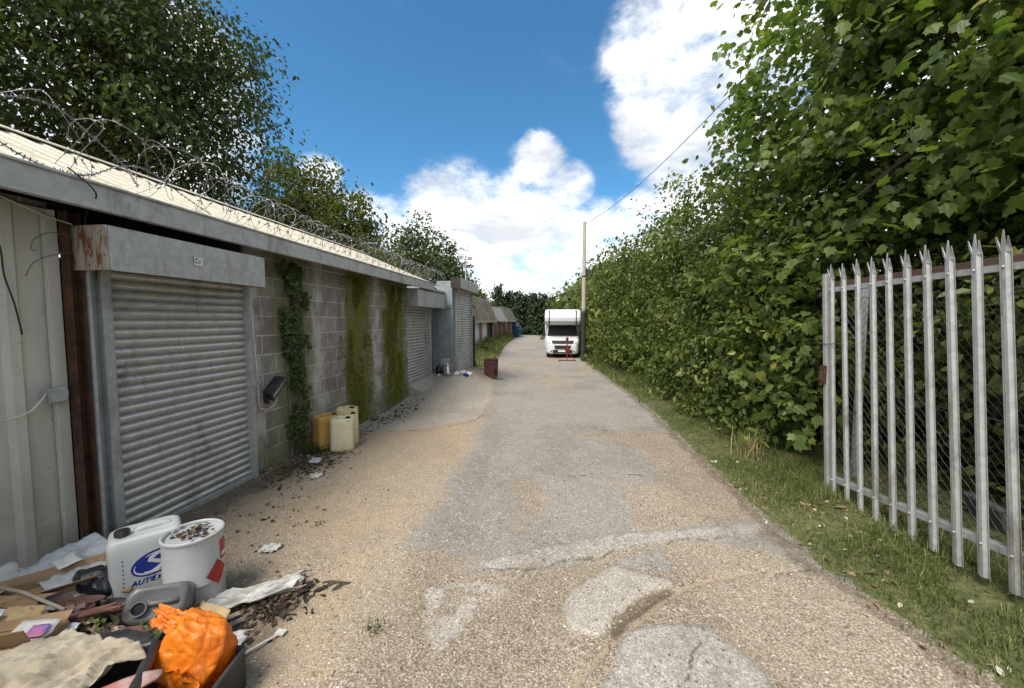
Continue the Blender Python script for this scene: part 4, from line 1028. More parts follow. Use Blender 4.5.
b = MB(); E1 = [EL(2 * math.pi * k / 40, .112, .072) for k in range(40)]
b.prism(E1, yf - .0015, yf + .004, 'y'); lg = b.build('logo', M['blue_ink'], wj)
b = MB()
S_ = []
for k in range(25):
    t_ = k / 24; a = t_ * math.pi * 2
    # an S drawn along the tilted ellipse
    u = (.066 * math.cos(R(20) + t_ * R(200)) if t_ < .5 else -.066 * math.cos(R(20) + (1 - t_) * R(200)))
    v_ = (.024 + .022 * math.sin(R(20) + t_ * R(320)) if t_ < .5 else -.024 - .022 * math.sin(R(20) + (1 - t_) * R(320)))
    S_.append((lc.x + u * math.cos(tl) - v_ * math.sin(tl), lc.y + u * math.sin(tl) + v_ * math.cos(tl)))
ribbon(b, S_, [.003 + .0075 * math.sin(math.pi * k / 24) for k in range(25)], yf - .003, yf - .001)
A1 = [EL(R(150) + R(150) * k / 20, .098, .056) for k in range(21)]; ribbon(b, A1, [.001 + .0035 * math.sin(math.pi * k / 20) for k in range(21)], yf - .003, yf - .001)
A2 = [EL(R(-20) + R(130) * k / 20, .098, .056) for k in range(21)]; ribbon(b, A2, [.001 + .003 * math.sin(math.pi * k / 20) for k in range(21)], yf - .003, yf - .001)
b.build('swirl', M['white_ink'], lg)
def text_obj(name, s, size, loc, mat, parent, shear=.3, bold=.0012, align='LEFT'):
    c = bpy.data.curves.new('tmp', 'FONT'); c.body = s; c.size = size; c.shear = shear; c.offset = bold; c.extrude = .0006; c.align_x = align
    o = bpy.data.objects.new('tmp', c); COL.objects.link(o); dg_ = bpy.context.evaluated_depsgraph_get(); dg_.update()
    me = bpy.data.meshes.new_from_object(o.evaluated_get(dg_)); bpy.data.objects.remove(o)
    q = bpy.data.objects.new(name, me); COL.objects.link(q); me.materials.clear(); me.materials.append(mat)
    q.parent = parent; q.location = loc; q.rotation_euler = (R(90), 0, 0); return q
text_obj('lettering', 'AUTO', .041, (-.075, yf - .001, .188), M['blue_ink'], wj)
b = MB(); b.prism([(.038 + .019 * math.cos(2 * math.pi * k / 24), .203 + .017 * math.sin(2 * math.pi * k / 24)) for k in range(24)], yf - .0015, yf + .003, 'y'); ds = b.build('letter_disc', M['blue_ink'], wj)
text_obj('letter', 'S', .034, (.028, yf - .0028, .192), M['white_ink'], ds, .3, .0008)
text_obj('lettering', 'MART', .041, (.059, yf - .001, .188), M['blue_ink'], wj)
b = MB()
for k in range(9): b.box(-.105, -.099, yf - .0012, yf + .002, .17 + k * .026, .178 + k * .026)
b.build('level_mark', M['blue_ink'], wj)

drum = empty('white_drum', (-2.215, 2.04, .0), 0, 'white metal drum with red hazard labels and leaves on its lid', 'drum')
b = MB(); rD = .152
b.lathe([(rD - .01, 0), (rD, .008), (rD - .003, .02), (rD - .003, .17), (rD + .0005, .176), (rD - .003, .182), (rD - .002, .44), (rD + .004, .446), (rD + .004, .458), (rD - .004, .462), (rD - .012, .456), (rD - .014, .44), (0, .438)], 48, cap=False); b.lathe([(rD - .01, 0), (0, 0)], 48, cap=False)
b.build('body', M['drum_white'], drum, True)
def wrap(fn, a0, da, z0, dz, n=8, r=rD + .0006):
    b = MB(); vs = []
    for i in range(n + 1):
        for j in range(n + 1):
            u, v_ = fn(i / n * 2 - 1, j / n * 2 - 1); a = a0 + u * da; vs.append((r * math.cos(a), r * math.sin(a), z0 + v_ * dz))
    b.add(vs, [(i * (n + 1) + j, (i + 1) * (n + 1) + j, (i + 1) * (n + 1) + j + 1, i * (n + 1) + j + 1) for i in range(n) for j in range(n)]); return b
wrap(lambda u, v: ((u + v) / 2 * 1.15, (v - u) / 2 * 1.15), R(2), .40, .215, .068).build('hazard_diamond', M['red_label'], drum)
lb = wrap(lambda u, v: (u, v), R(24), .2, .335, .062).build('hazard_label', M['red_label'], drum)
b = wrap(lambda u, v: (u, v), R(24), .15, .305, .012, 4, rD + .0012); b.build('label_print', M['white_ink'], lb)

GJ = [('pale_jerrycan', (-2.935, 4.90), .235, M['cream_can'], 'pale cream jerrycan standing in front of the other yellow cans by the wall', 25, .46),
      ('amber_jerrycan', (-3.235, 4.985), .235, M['amber_can'], 'darker amber jerrycan close against the block wall', 62, .475),
      ('pale_jerrycan', (-3.02, 5.16), .235, M['yellow_can'], 'yellow jerrycan in the middle of the cluster, between the front and hindmost cans', 35, .46),
      ('pale_jerrycan', (-3.15, 5.40), .235, M['yellow_can'], 'hindmost yellow jerrycan of the cluster by the mossy wall', 20, .50)]
for nm, (x, y), d_, mt, lbl, a, h in GJ:
    jerrycan(nm, .30, d_, h, mt, (x, y, gz_full(x, y) - .004), R(a), lbl, 'hole', .27, 'yellow jerrycans by the block wall', r=.055)

gc = jerrycan('grey_jerrycan', .27, .17, .32, M['grey_plastic'], (-2.27, 1.93, .10), 0, 'smoky grey plastic can lying with its open neck up, by the white jerrycan', 'hole', -.24, r=.05)
gc.rotation_euler = (R(60), R(6), R(34))

def crumple(name, P, nu, nv, amp, mat, seed=0, thick=.004, freq=5, label=None, cat=None, sag=0, fold=.5, edge=.08, parent=None, group=None, aniso=False, lift=True):
    """creased sheet over four corner points (given as a loop)"""
    from mathutils import noise as mn
    a, b_, c, d = (Vector(p) for p in P); vs = []
    nrm = ((b_ - a).cross(d - a)).normalized()
    if nrm.z < 0: nrm = -nrm
    for i in range(nu + 1):
        for j in range(nv + 1):
            u, v_ = i / nu, j / nv
            eu = edge * (float(vnoise(v_ * 5, seed, 3)) - .5); ev = edge * (float(vnoise(u * 5, seed + 9, 4)) - .5)
            uu = u + eu * (1 if u > .5 else -1) * abs(2 * u - 1); vv = v_ + ev * (1 if v_ > .5 else -1) * abs(2 * v_ - 1)
            p = a.lerp(b_, uu).lerp(d.lerp(c, uu), vv)
            q = Vector((u * freq * (.55 if aniso else 1), v_ * freq * (1.5 if aniso else .8) + u * 1.5 * (1 if aniso else 0), seed * 5.3)); h = 0; am = 1
            for o_ in range(4):
                n_ = mn.noise(q * 1.9 ** o_ + Vector((o_ * 3.3, 0, 0))); h += am * ((1 - fold) * n_ + fold * (.5 - 1.6 * abs(n_))); am *= .52
            p = p + nrm * (amp * h) - Vector((0, 0, sag * ((2 * u - 1) ** 2 + (2 * v_ - 1) ** 2)))
            g_ = gz_full(p.x, p.y) + .006
            if lift and p.z < g_: p.z = g_ + .25 * 0.004
            vs.append(p)
    mb = MB(); mb.add(vs, [(i * (nv + 1) + j, (i + 1) * (nv + 1) + j, (i + 1) * (nv + 1) + j + 1, i * (nv + 1) + j + 1) for i in range(nu) for j in range(nv)])
    o = mb.build(name, mat, parent, True)
    if thick: md = o.modifiers.new('thick', 'SOLIDIFY'); md.thickness = thick
    return tag(o, label, cat, group)

# heap of soil and shredded scraps under the rubbish
hx = np.linspace(-3.38, -1.3, 70); hy = np.linspace(.7, 2.35, 60); HX, HY = np.meshgrid(hx, hy)
rad = np.hypot((HX + 2.5) / .95, (HY - 1.42) / .78)
def heap_h(X, Y):
    r_ = np.hypot((X + 2.55) / .98, (Y - 1.32) / .80); return .23 * smoothstep((1.05 - r_) / .75)
HZ = heap_h(HX, HY); HZ = HZ + (fbm(HX * 9, HY * 9, 90) - .5) * .09 * smoothstep(HZ / .1) - .012
iy = np.arange(HX.size).reshape(HX.shape)
hf = np.stack([iy[:-1, :-1], iy[:-1, 1:], iy[1:, 1:], iy[1:, :-1]], -1).reshape(-1, 4)
def soil_mat():
    t = NT('rubbish soil'); p = t.pos(); n = t.noise(p, 45, 6, .75); m_ = t.noise(p, 7, 5, .7)
    col = t.ramp(n, [(.3, (.02, .016, .012)), (.5, (.06, .045, .033)), (.64, (.13, .09, .06)), (.75, (.3, .25, .19))])
    col = t.mix(t.mrange(m_, .5, .65), col, (.05, .028, .022))
    return t.done(col, .95, 0, t.bump(n, .9, .02))
M['soil'] = soil_mat()
tag(np_mesh('rubble', np.stack([HX, HY, HZ], -1).reshape(-1, 3), hf, M['soil'], None, True), 'dark heap of soil and shredded scraps under the rubbish', 'rubble', kind='stuff')

# items on the heap
cs = crumple('plastic_sheet', [(-3.12, 1.80, .30), (-2.95, 2.08, .37), (-2.58, 2.0, .27), (-2.72, 1.70, .26)], 30, 30, .035, M['film'], 3, .002, 4, 'clear grey polythene sheet over cardboard at the foot of the pale wall', 'plastic sheet')
crumple('paper_slip', [(-2.93, 1.83, .345), (-2.89, 1.91, .36), (-2.77, 1.87, .345), (-2.81, 1.79, .33)], 8, 8, .006, M['paper'], 5, .001, 3, None, None, parent=cs)
def tray(name, p0, p1, w, h, mats, label, roll=0):
    """open folded carton lying between two points"""
    p0, p1 = Vector(p0), Vector(p1); d = (p1 - p0); L = d.length; d.normalize(); s = d.cross(Vector((0, 0, 1))).normalized(); u = s.cross(d)
    Mx = Matrix((d, s, u)).transposed().to_4x4(); Mx = Matrix.Translation(p0) @ Mx @ Matrix.Rotation(roll, 4, 'X'); t_ = .004
    e = empty(name, p0, 0, label, 'cardboard'); Mi = Matrix.Translation(-p0) @ Mx
    b = MB(); b.box(0, L, -w / 2, w / 2, 0, t_, Mi); b.box(0, L, -w / 2 - t_, -w / 2, 0, h, Mi); b.box(0, L, w / 2, w / 2 + t_, 0, h, Mi); b.box(L, L + t_, -w / 2, w / 2, 0, h, Mi); b.build('box_body', mats[0], e, bevel=.0015)
    Mf = Mi @ Matrix.Translation((L * .5, -w / 2 - t_, h)) @ Matrix.Rotation(R(-38), 4, 'X')
    b = MB(); b.box(-L * .48, L * .48, -w * .26, 0, 0, t_, Mf); b.build('flap', mats[1], e, bevel=.0015)
    Mf = Mi @ Matrix.Translation((L * .5, w / 2 + t_, h)) @ Matrix.Rotation(R(50), 4, 'X')
    b = MB(); b.box(-L * .48, L * .48, 0, w * .5, 0, t_, Mf); b.build('flap', mats[1], e, bevel=.0015)
    Mf = Mi @ Matrix.Rotation(R(-24), 4, 'Y')
    b = MB(); b.box(-w * .6, 0, -w / 2, w / 2, 0, t_, Mf); b.build('flap', mats[1], e, bevel=.0015)
    return e
tray('opened_carton', (-2.97, 1.60, .22), (-2.66, 1.90, .235), .15, .055, (M['card_inside'], M['card']), 'long opened buff carton under the polythene sheet', R(-12))
crumple('cardboard_sheet', [(-2.72, 1.80, .22), (-2.80, 2.02, .30), (-2.52, 2.06, .28), (-2.46, 1.86, .17)], 10, 10, .012, M['card'], 7, .004, 2, 'plain brown cardboard sheet behind the black bag', 'cardboard')
crumple('cardboard_sheet', [(-3.28, 1.5, .24), (-3.26, 1.86, .30), (-3.0, 1.78, .30), (-2.96, 1.5, .24)], 10, 10, .015, M['paper'], 17, .004, 2, 'whitish board against the pale wall at the left edge', 'cardboard')
crumple('wrapper', [(-2.86, 1.62, .25), (-2.80, 1.76, .26), (-2.62, 1.82, .22), (-2.66, 1.68, .20)], 16, 16, .03, plain('lilac wrapper', (.42, .36, .42), (.5, .42, .38), .45, 0, 9, .1), 8, .002, 5, 'crumpled lilac and white wrapper below the opened carton', 'wrapper')
crumple('wrapper', [(-2.68, 1.73, .21), (-2.66, 1.82, .24), (-2.57, 1.82, .22), (-2.58, 1.74, .18)], 12, 12, .022, plain('lime wrapper', (.45, .5, .08), (.6, .58, .35), .4, 0, 14, .1), 12, .002, 5, 'small lime yellow wrapper beside the black bag', 'wrapper')
tag(blob('black_bag', (-2.66, 1.84, .20), (.12, .09, .125), M['bag'], .3, 2.4, 3, 4), 'crumpled black bin bag left of the white jerrycan', 'bag')
crumple('black_sheet', [(-2.66, 1.52, .21), (-2.62, 1.72, .22), (-2.28, 1.83, .17), (-2.30, 1.66, .17)], 18, 14, .025, M['rubber'], 13, .005, 4, 'flat black rubber sheet in front of the black bag', 'sheet')
tag(blob('black_bag', (-3.02, 1.56, .26), (.13, .10, .08), M['bag'], .3, 2.2, 9, 4), 'flattened black bag at the left edge under the stick', 'bag')
# splintered red-brown slats
for k, (x, y, z, L, a, t_) in enumerate([(-2.42, 1.58, .255, .40, 24, .1), (-2.44, 1.545, .262, .44, 30, .06), (-2.38, 1.61, .25, .34, 18, .12), (-2.40, 1.51, .262, .38, 34, .02), (-2.30, 1.60, .25, .30, 40, .05), (-2.35, 1.55, .285, .36, 21, .04), (-2.26, 1.66, .24, .26, 28, .0)]):
    b = MB(); n = 6; rs_ = []
    for i in range(n + 1):
        u = i / n; w = .017 * (1 - .55 * u ** 3) + random.uniform(-.002, .002); x0 = (u - .5) * L; dz = random.uniform(-.003, .003)
        rs_.append([Vector((x0, -w, dz)), Vector((x0, w, dz)), Vector((x0, w, .012 + dz)), Vector((x0, -w, .012 + dz))])
    b.rings(rs_); o = b.build('splintered_slat', M['wood_red'], None, bevel=.002); o.location = (x, y, z); o.rotation_euler = (R(random.uniform(-15, 15)), R(-4 - 30 * t_), R(a))
    tag(o, 'splintered red brown wooden slat in the loose bundle on the heap', 'slat', 'splintered slats on the rubbish heap')
# left papers, carton with a printed label, stick
cb = tray('printed_carton', (-2.62, 1.22, .30), (-2.27, 1.40, .29), .20, .05, (M['card'], M['card']), 'brown carton with a white and red label at the left edge', R(14))
e_ = crumple('paper_label', [(-2.40, 1.30, .345), (-2.435, 1.41, .37), (-2.30, 1.47, .35), (-2.255, 1.36, .325)], 6, 6, .004, M['paper'], 2, .001, 3, parent=None, label='white label with a pink print curling off the brown carton', cat='label')
crumple('print', [(-2.335, 1.345, .356), (-2.36, 1.40, .365), (-2.30, 1.428, .358), (-2.272, 1.372, .347)], 6, 6, .003, plain('pink and blue print', (.5, .16, .26), (.12, .14, .4), .6, 0, 30, .02), 2, .001, 3, parent=e_)
for k, (P, mt, lbl) in enumerate([
    ([(-2.78, 1.40, .30), (-2.80, 1.50, .32), (-2.58, 1.55, .31), (-2.56, 1.45, .29)], M['paper'], 'torn white paper lying left of the slats'),
    ([(-2.62, 1.42, .33), (-2.66, 1.50, .35), (-2.50, 1.54, .34), (-2.46, 1.46, .31)], M['card_inside'], 'torn buff card lying on the white paper'),
    ([(-2.70, 1.34, .34), (-2.73, 1.43, .36), (-2.60, 1.45, .36), (-2.58, 1.37, .33)], M['white_ink'], 'curled bright white paper piece at the left edge'),
    ([(-2.36, 1.42, .28), (-2.40, 1.50, .30), (-2.28, 1.52, .29), (-2.25, 1.44, .27)], M['film'], 'scrap of clear film in front of the slats')]):
    crumple('paper_scrap' if k < 3 else 'film_scrap', P, 12, 12, .02, mt, 20 + k, .0015, 4, lbl, 'scrap')
b = MB(); b.tube([(-3.05, 1.60, .37), (-2.75, 1.60, .345), (-2.45, 1.57, .30)], .008, 8); tag(b.build('stick', M['wood_pale'], None, True), 'thin pale stick lying across the left of the heap', 'stick')
for k, (P, mt, a_, lbl, ct, nm) in enumerate([
    ([(-2.98, 1.42, .27), (-3.0, 1.54, .29), (-2.72, 1.60, .28), (-2.70, 1.48, .26)], M['rubber'], .03, 'creased black plastic strip at the left edge beside the torn papers', 'plastic strip', 'plastic_strip'),
    ([(-2.60, 1.60, .245), (-2.64, 1.70, .255), (-2.46, 1.76, .24), (-2.42, 1.66, .23)], plain('brown rag', (.13, .07, .05), (.09, .05, .04), .9, 0, 9, .3, (.2, .15, .11), .3), .035, 'dark red brown rag bunched below the lilac wrapper', 'rag', 'rag'),
    ([(-2.52, 1.38, .285), (-2.56, 1.46, .295), (-2.36, 1.52, .29), (-2.33, 1.44, .28)], M['dirty_white'], .03, 'dirty white film bunched left of the slats', 'film', 'plastic_film'),
    ([(-2.20, 1.60, .17), (-2.24, 1.70, .18), (-2.06, 1.74, .15), (-2.03, 1.63, .14)], M['bag'], .035, 'black film scrap in front of the grey can', 'film', 'plastic_film'),
    ([(-2.16, 1.48, .235), (-2.2, 1.56, .24), (-2.0, 1.62, .21), (-1.97, 1.54, .2)], M['wood_red'], .02, 'torn red brown board scrap behind the black hose', 'board', 'board_scrap'),
    ([(-2.86, 1.52, .30), (-2.90, 1.60, .31), (-2.66, 1.66, .30), (-2.64, 1.57, .28)], M['card'], .02, 'bent brown card strip lying under the pale stick', 'cardboard', 'cardboard_strip')]):
    crumple(nm, P, 20, 14, a_, mt, 60 + k, .002, 4, lbl, ct, edge=.25)
# black hose and crate
b = MB(); b.tube([(-2.32, 1.18, .25), (-2.20, 1.28, .275), (-2.08, 1.38, .28), (-1.97, 1.45, .27), (-1.87, 1.48, .24)], [.05, .06, .063, .06, .05], 20); tag(b.build('rubber_hose', M['rubber'], None, True), 'thick dusty black rubber hose bent across the heap', 'hose')
def open_box(name, c, rz, w, d, h, t_, mat, label, cat, rim=.02):
    e = empty(name, c, rz, label, cat); b = MB()
    b.box(-w, w, -d, d, 0, t_); b.box(-w, -w + t_, -d, d, t_, h); b.box(w - t_, w, -d, d, t_, h); b.box(-w + t_, w - t_, -d, -d + t_, t_, h); b.box(-w + t_, w - t_, d - t_, d, t_, h); b.build('tub', mat, e, bevel=.004)
    b = MB(); r0 = rim; P = [(-w, -d, h), (w, -d, h), (w, d, h), (-w, d, h)]; Q = []
    for k in range(4):
        p, q = Vector(P[k]), Vector(P[(k + 1) % 4]); 
        for s_ in range(8): Q.append(p.lerp(q, .03 + .94 * s_ / 7))
    b.tube(Q, r0, 10, close=True); b.build('rim', mat, e, True); return e
open_box('black_crate', (-1.86, 1.10, .0), R(35), .26, .24, .30, .008, M['black'], 'black plastic crate of scraps at the bottom edge, left of the orange bag', 'crate', .024)
crumple('red_board', [(-1.86, 1.04, .26), (-1.92, 1.13, .29), (-1.62, 1.32, .31), (-1.58, 1.22, .29)], 10, 6, .008, plain('scuffed red board', (.36, .1, .08), (.33, .27, .24), .8, 0, 8, .2, (.1, .06, .05), .5), 31, .012, 2, 'scuffed red and grey board lying in the black crate', 'board', edge=.2)
open_box('dark_tray', (-1.585, 1.36, .0), R(100), .20, .15, .19, .008, plain('dark grey tub', (.045, .048, .052), (.03, .03, .032), .5, 0, 8, .1, (.12, .1, .08), .3), 'dark grey tub holding the orange bag', 'tub', .012)
og = blob('orange_bag', (-1.645, 1.50, .215), (.15, .11, .18), M['orange'], .30, 1.5, 8, 5, planes_n=22, pinch=Vector((-.75, 0, .66)))
crumple('bag_mouth', [(-.20, -.03, .155), (-.22, .05, .165), (-.07, .05, .15), (-.05, -.06, .135)], 22, 16, .035, M['orange'], 6, .0015, 4, parent=og, edge=.4, lift=False)
crumple('bag_skirt', [(-.12, -.115, .03), (.10, -.125, .05), (.12, -.11, -.16), (-.10, -.10, -.17)], 30, 26, .03, M['orange'], 16, .0015, 3.2, parent=og, edge=.25, lift=False)
tag(og, 'bright orange plastic bag bulging beside the black crate', 'bag')
crumple('cream_cloth', [(-2.62, .98, .34), (-2.16, 1.40, .375), (-1.73, 1.37, .35), (-1.92, 1.02, .33)], 60, 46, .055, M['cream_cloth'], 41, .003, 4.2, label='rumpled cream cloth draped over the front of the heap', cat='cloth', fold=.85, sag=.012, aniso=True)
crumple('brown_paper', [(-1.98, 1.70, .05), (-2.0, 1.88, .16), (-1.80, 1.86, .14), (-1.76, 1.70, .03)], 14, 14, .02, M['card_inside'], 43, .002, 3, 'crumpled buff paper between the white drum and the orange bag', 'paper')
# on the gravel
crumple('dirty_rag', [(-2.06, 1.82, .03), (-2.10, 2.02, .06), (-1.70, 2.34, .03), (-1.64, 2.23, .015)], 56, 28, .075, M['dirty_white'], 51, .003, 3.4, 'long dirty white plastic rag on the gravel right of the drum', 'rag', edge=.25)
crumple('paper_ball', [(-2.22, 2.53, .02), (-2.20, 2.64, .03), (-2.09, 2.65, .03), (-2.10, 2.54, .01)], 16, 16, .04, M['dirty_white'], 53, .002, 3, 'lone crumpled white paper on the gravel before the near shutter', 'paper', edge=.3)
crumple('film_scrap', [(-1.80, 1.72, .01), (-1.84, 1.80, .03), (-1.70, 1.88, .02), (-1.68, 1.78, .01)], 14, 14, .03, M['dirty_white'], 55, .002, 3, 'small pale film scrap on the gravel right of the orange bag', 'scrap', edge=.3)
crumple('paper_ball', [(-2.72, 3.85, .01), (-2.74, 3.95, .03), (-2.62, 3.97, .02), (-2.60, 3.86, .01)], 12, 12, .03, M['dirty_white'], 57, .002, 3, 'white paper scrap among the leaves beside the block wall, nearer one', 'paper', edge=.3)
crumple('paper_ball', [(-3.02, 4.30, .01), (-3.04, 4.40, .03), (-2.93, 4.42, .02), (-2.90, 4.31, .01)], 12, 12, .03, M['paper'], 58, .002, 3, 'grey white paper scrap among the leaves just before the yellow jerrycans', 'paper', edge=.3)
b = MB(); b.tube([(-1.66, 1.66, .012), (-1.58, 1.78, .016), (-1.52, 1.88, .012)], .006, 6); b.box(-1.55, -1.50, 1.86, 1.90, .006, .016); tag(b.build('white_stick', M['dirty_white'], None), 'short white plastic stick on the gravel below the rag', 'stick')
for k, (a, c, lbl) in enumerate([((-2.02, 1.76), (-1.86, 1.97), 'grey lath under the near end of the dirty rag, upper one'), ((-1.95, 1.72), (-1.80, 1.93), 'grey lath beside the orange bag, lower one')]):
    b = MB(); b.tube([(a[0], a[1], .04), (c[0], c[1], .02)], .014, 5); tag(b.build('lath', M['wood_pale'], None), lbl, 'lath')
# steel drum, bin and litter by the tall shutter
sd = empty('steel_drum', (-3.02, 10.32, gz_full(-3.02, 10.32)), 0, 'small shiny steel drum before the blue grey wall', 'drum')
b = MB(); b.lathe([(.13, 0), (.14, .01), (.14, .06), (.143, .065), (.14, .07), (.14, .29), (.148, .295), (.148, .31), (.138, .312), (.134, .30), (0, .295)], 32, cap=False); b.build('body', M['steel'], sd, True)
b = MB(); b.tube([(-.145, 0, .22), (-.17, -.02, .17), (-.15, -.08, .12)], .006, 6); b.build('handle', M['wire'], sd)
by = 12.0; bx = -2.10; bz = gz_full(bx, by)
mb_ = empty('maroon_bin', (bx, by, bz), R(-8), 'maroon metal bin with a torn side standing on the lane', 'bin')
b = MB(); w, d, h = .19, .16, .57
b.prism([(-w * .92, 0), (w * .9, 0), (w * .93, .12), (w * .72, .17), (w * .70, .24), (w * .95, .33), (w, h), (-w, h)], -d, -d + .012, 'y'); b.prism([(-w * .92, 0), (w * .92, 0), (w, h), (-w, h)], d - .012, d, 'y')
b.box(-w * .96, -w * .96 + .012, -d + .012, d - .012, 0, h); b.box(w * .94 - .012, w * .94, -d + .012, d - .012, .33, h); b.box(w * .88 - .012, w * .88, -d + .012, d - .012, 0, .12); b.box(-w * .9, w * .86, -d + .012, d - .012, .0, .012)
b.build('body', M['maroon'], mb_, bevel=.004)
b = MB(); b.box(-w - .01, w + .01, -d - .012, -d - .0005, h - .10, h - .085); b.box(-w - .012, w + .012, -d - .014, -d, h - .005, h + .015); b.box(-w - .012, w + .012, d, d + .014, h - .005, h + .015); b.build('rim', M['maroon'], mb_, bevel=.003)
tag(blob('black_bag', (-3.30, 10.42, gz_full(-3.3, 10.42) + .1), (.10, .12, .16), M['bag'], .3, 2, 15, 3), 'small black bag between the far shutter and the steel drum', 'bag')
for k, (x, y, s_, mt, lbl) in enumerate([(-2.80, 10.45, .075, 'white_ink', 'white crumpled packet just right of the steel drum'), (-2.70, 10.75, .085, 'paper', 'grey white packet at the foot of the tall shutter'), (-2.58, 10.6, .07, 'blue_ink', 'blue packet in the litter before the tall shutter'), (-2.55, 10.9, .08, 'white_ink', 'rightmost white packet before the tall shutter'), (-3.22, 10.18, .05, 'paper', 'pale scrap before the black bag by the far shutter')]):
    tag(blob('packet', (x, y, gz_full(x, y) + s_ * .45), (s_ * 1.2, s_, s_ * .8), M[mt], .4, 2, 30 + k, 3), lbl, 'packet', 'litter before the tall shutter')
# ------------------------------------------------------------------ foliage
def T_maple():
    h = [(0, 0), (.20, -.09), (.31, .05), (.52, .20), (.41, .35), (.46, .60), (.23, .60), (0, 1.0)]
    v = [(x, y, -.22 * abs(x) - .18 * y * y) for x, y in h] + [(-x, y, -.22 * abs(x) - .18 * y * y) for x, y in h]
    return np.array(v), np.array([list(range(8)), list(range(8, 16))[::-1]])
def T_leaf(w=.3, droop=.2):
    h = [(0, 0), (w, .32), (w * .72, .72), (0, 1.0)]
    v = [(x, y, .25 * abs(x) - droop * y * y) for x, y in h] + [(-x, y, .25 * abs(x) - droop * y * y) for x, y in h]
    return np.array(v), np.array([[0, 1, 2, 3], [7, 6, 5, 4]])
def T_quad(w=.36):
    v = [(0, 0, 0), (w, .5, .06), (0, 1, -.12), (-w, .5, .06)]
    return np.array(v), np.array([[0, 1, 2, 3]])
MAPLE, LEAF, QUAD = T_maple(), T_leaf(), T_quad()
def unit(a): return a / (np.linalg.norm(a, axis=-1, keepdims=True) + 1e-9)
def leaves(name, P, Nn, S, tpl, mat, parent, tint):
    V, F = tpl; n = len(P); k = len(V)
    nn = unit(Nn); down = np.array([0, 0, -1.0]) + rng.normal(0, .55, (n, 3)); al = unit(down - nn * (down * nn).sum(-1, keepdims=True)); ac = np.cross(al, nn)
    v = P[:, None, :] + S[:, None, None] * (V[None, :, 0:1] * ac[:, None] + V[None, :, 1:2] * al[:, None] + V[None, :, 2:3] * nn[:, None])
    f = (F[None] + (np.arange(n) * k)[:, None, None]).reshape(-1, F.shape[1])
    return np_mesh(name, v.reshape(-1, 3), f, mat, parent, False, (), [('tint', np.repeat(np.clip(tint, 0, 1), len(F)))])
def rand_dir(n): return unit(rng.normal(0, 1, (n, 3)))
def crown_points(blobs, n_cl, per, cr, shell=(.55, 1.05), keep=None, rough=.22, flat=.65, seed=0):
    """leaf clumps spread through the outer part of a set of ellipsoids"""
    vol = np.array([b[1][0] * b[1][1] + b[1][1] * b[1][2] + b[1][0] * b[1][2] for b in blobs]); pick = rng.choice(len(blobs), n_cl, p=vol / vol.sum())
    C = np.array([b[0] for b in blobs], float)[pick]; Rr = np.array([b[1] for b in blobs], float)[pick]; D = rand_dir(n_cl)
    rad = rng.uniform(shell[0] ** 2, shell[1] ** 2, n_cl) ** .5
    nz = 1 + rough * (2 * fbm(D[:, 0] * 2.3 + pick * 3.1 + seed, D[:, 1] * 2.3 + D[:, 2] * 2.9 + seed, 60 + seed) - 1) * 1.6
    c = C + D * Rr * (rad * nz)[:, None]
    if keep is not None: m = keep(c); c, D = c[m], D[m]
    n = len(c); sz = rng.uniform(.6, 1.3, n)
    P = np.repeat(c, per, 0) + rng.normal(0, 1, (n * per, 3)) * (cr * np.repeat(sz, per))[:, None] * np.array([1, 1, flat]) * .6
    O = np.repeat(D, per, 0); tc = np.repeat(rng.normal(0, .13, n), per)
    return P, O, tc, c
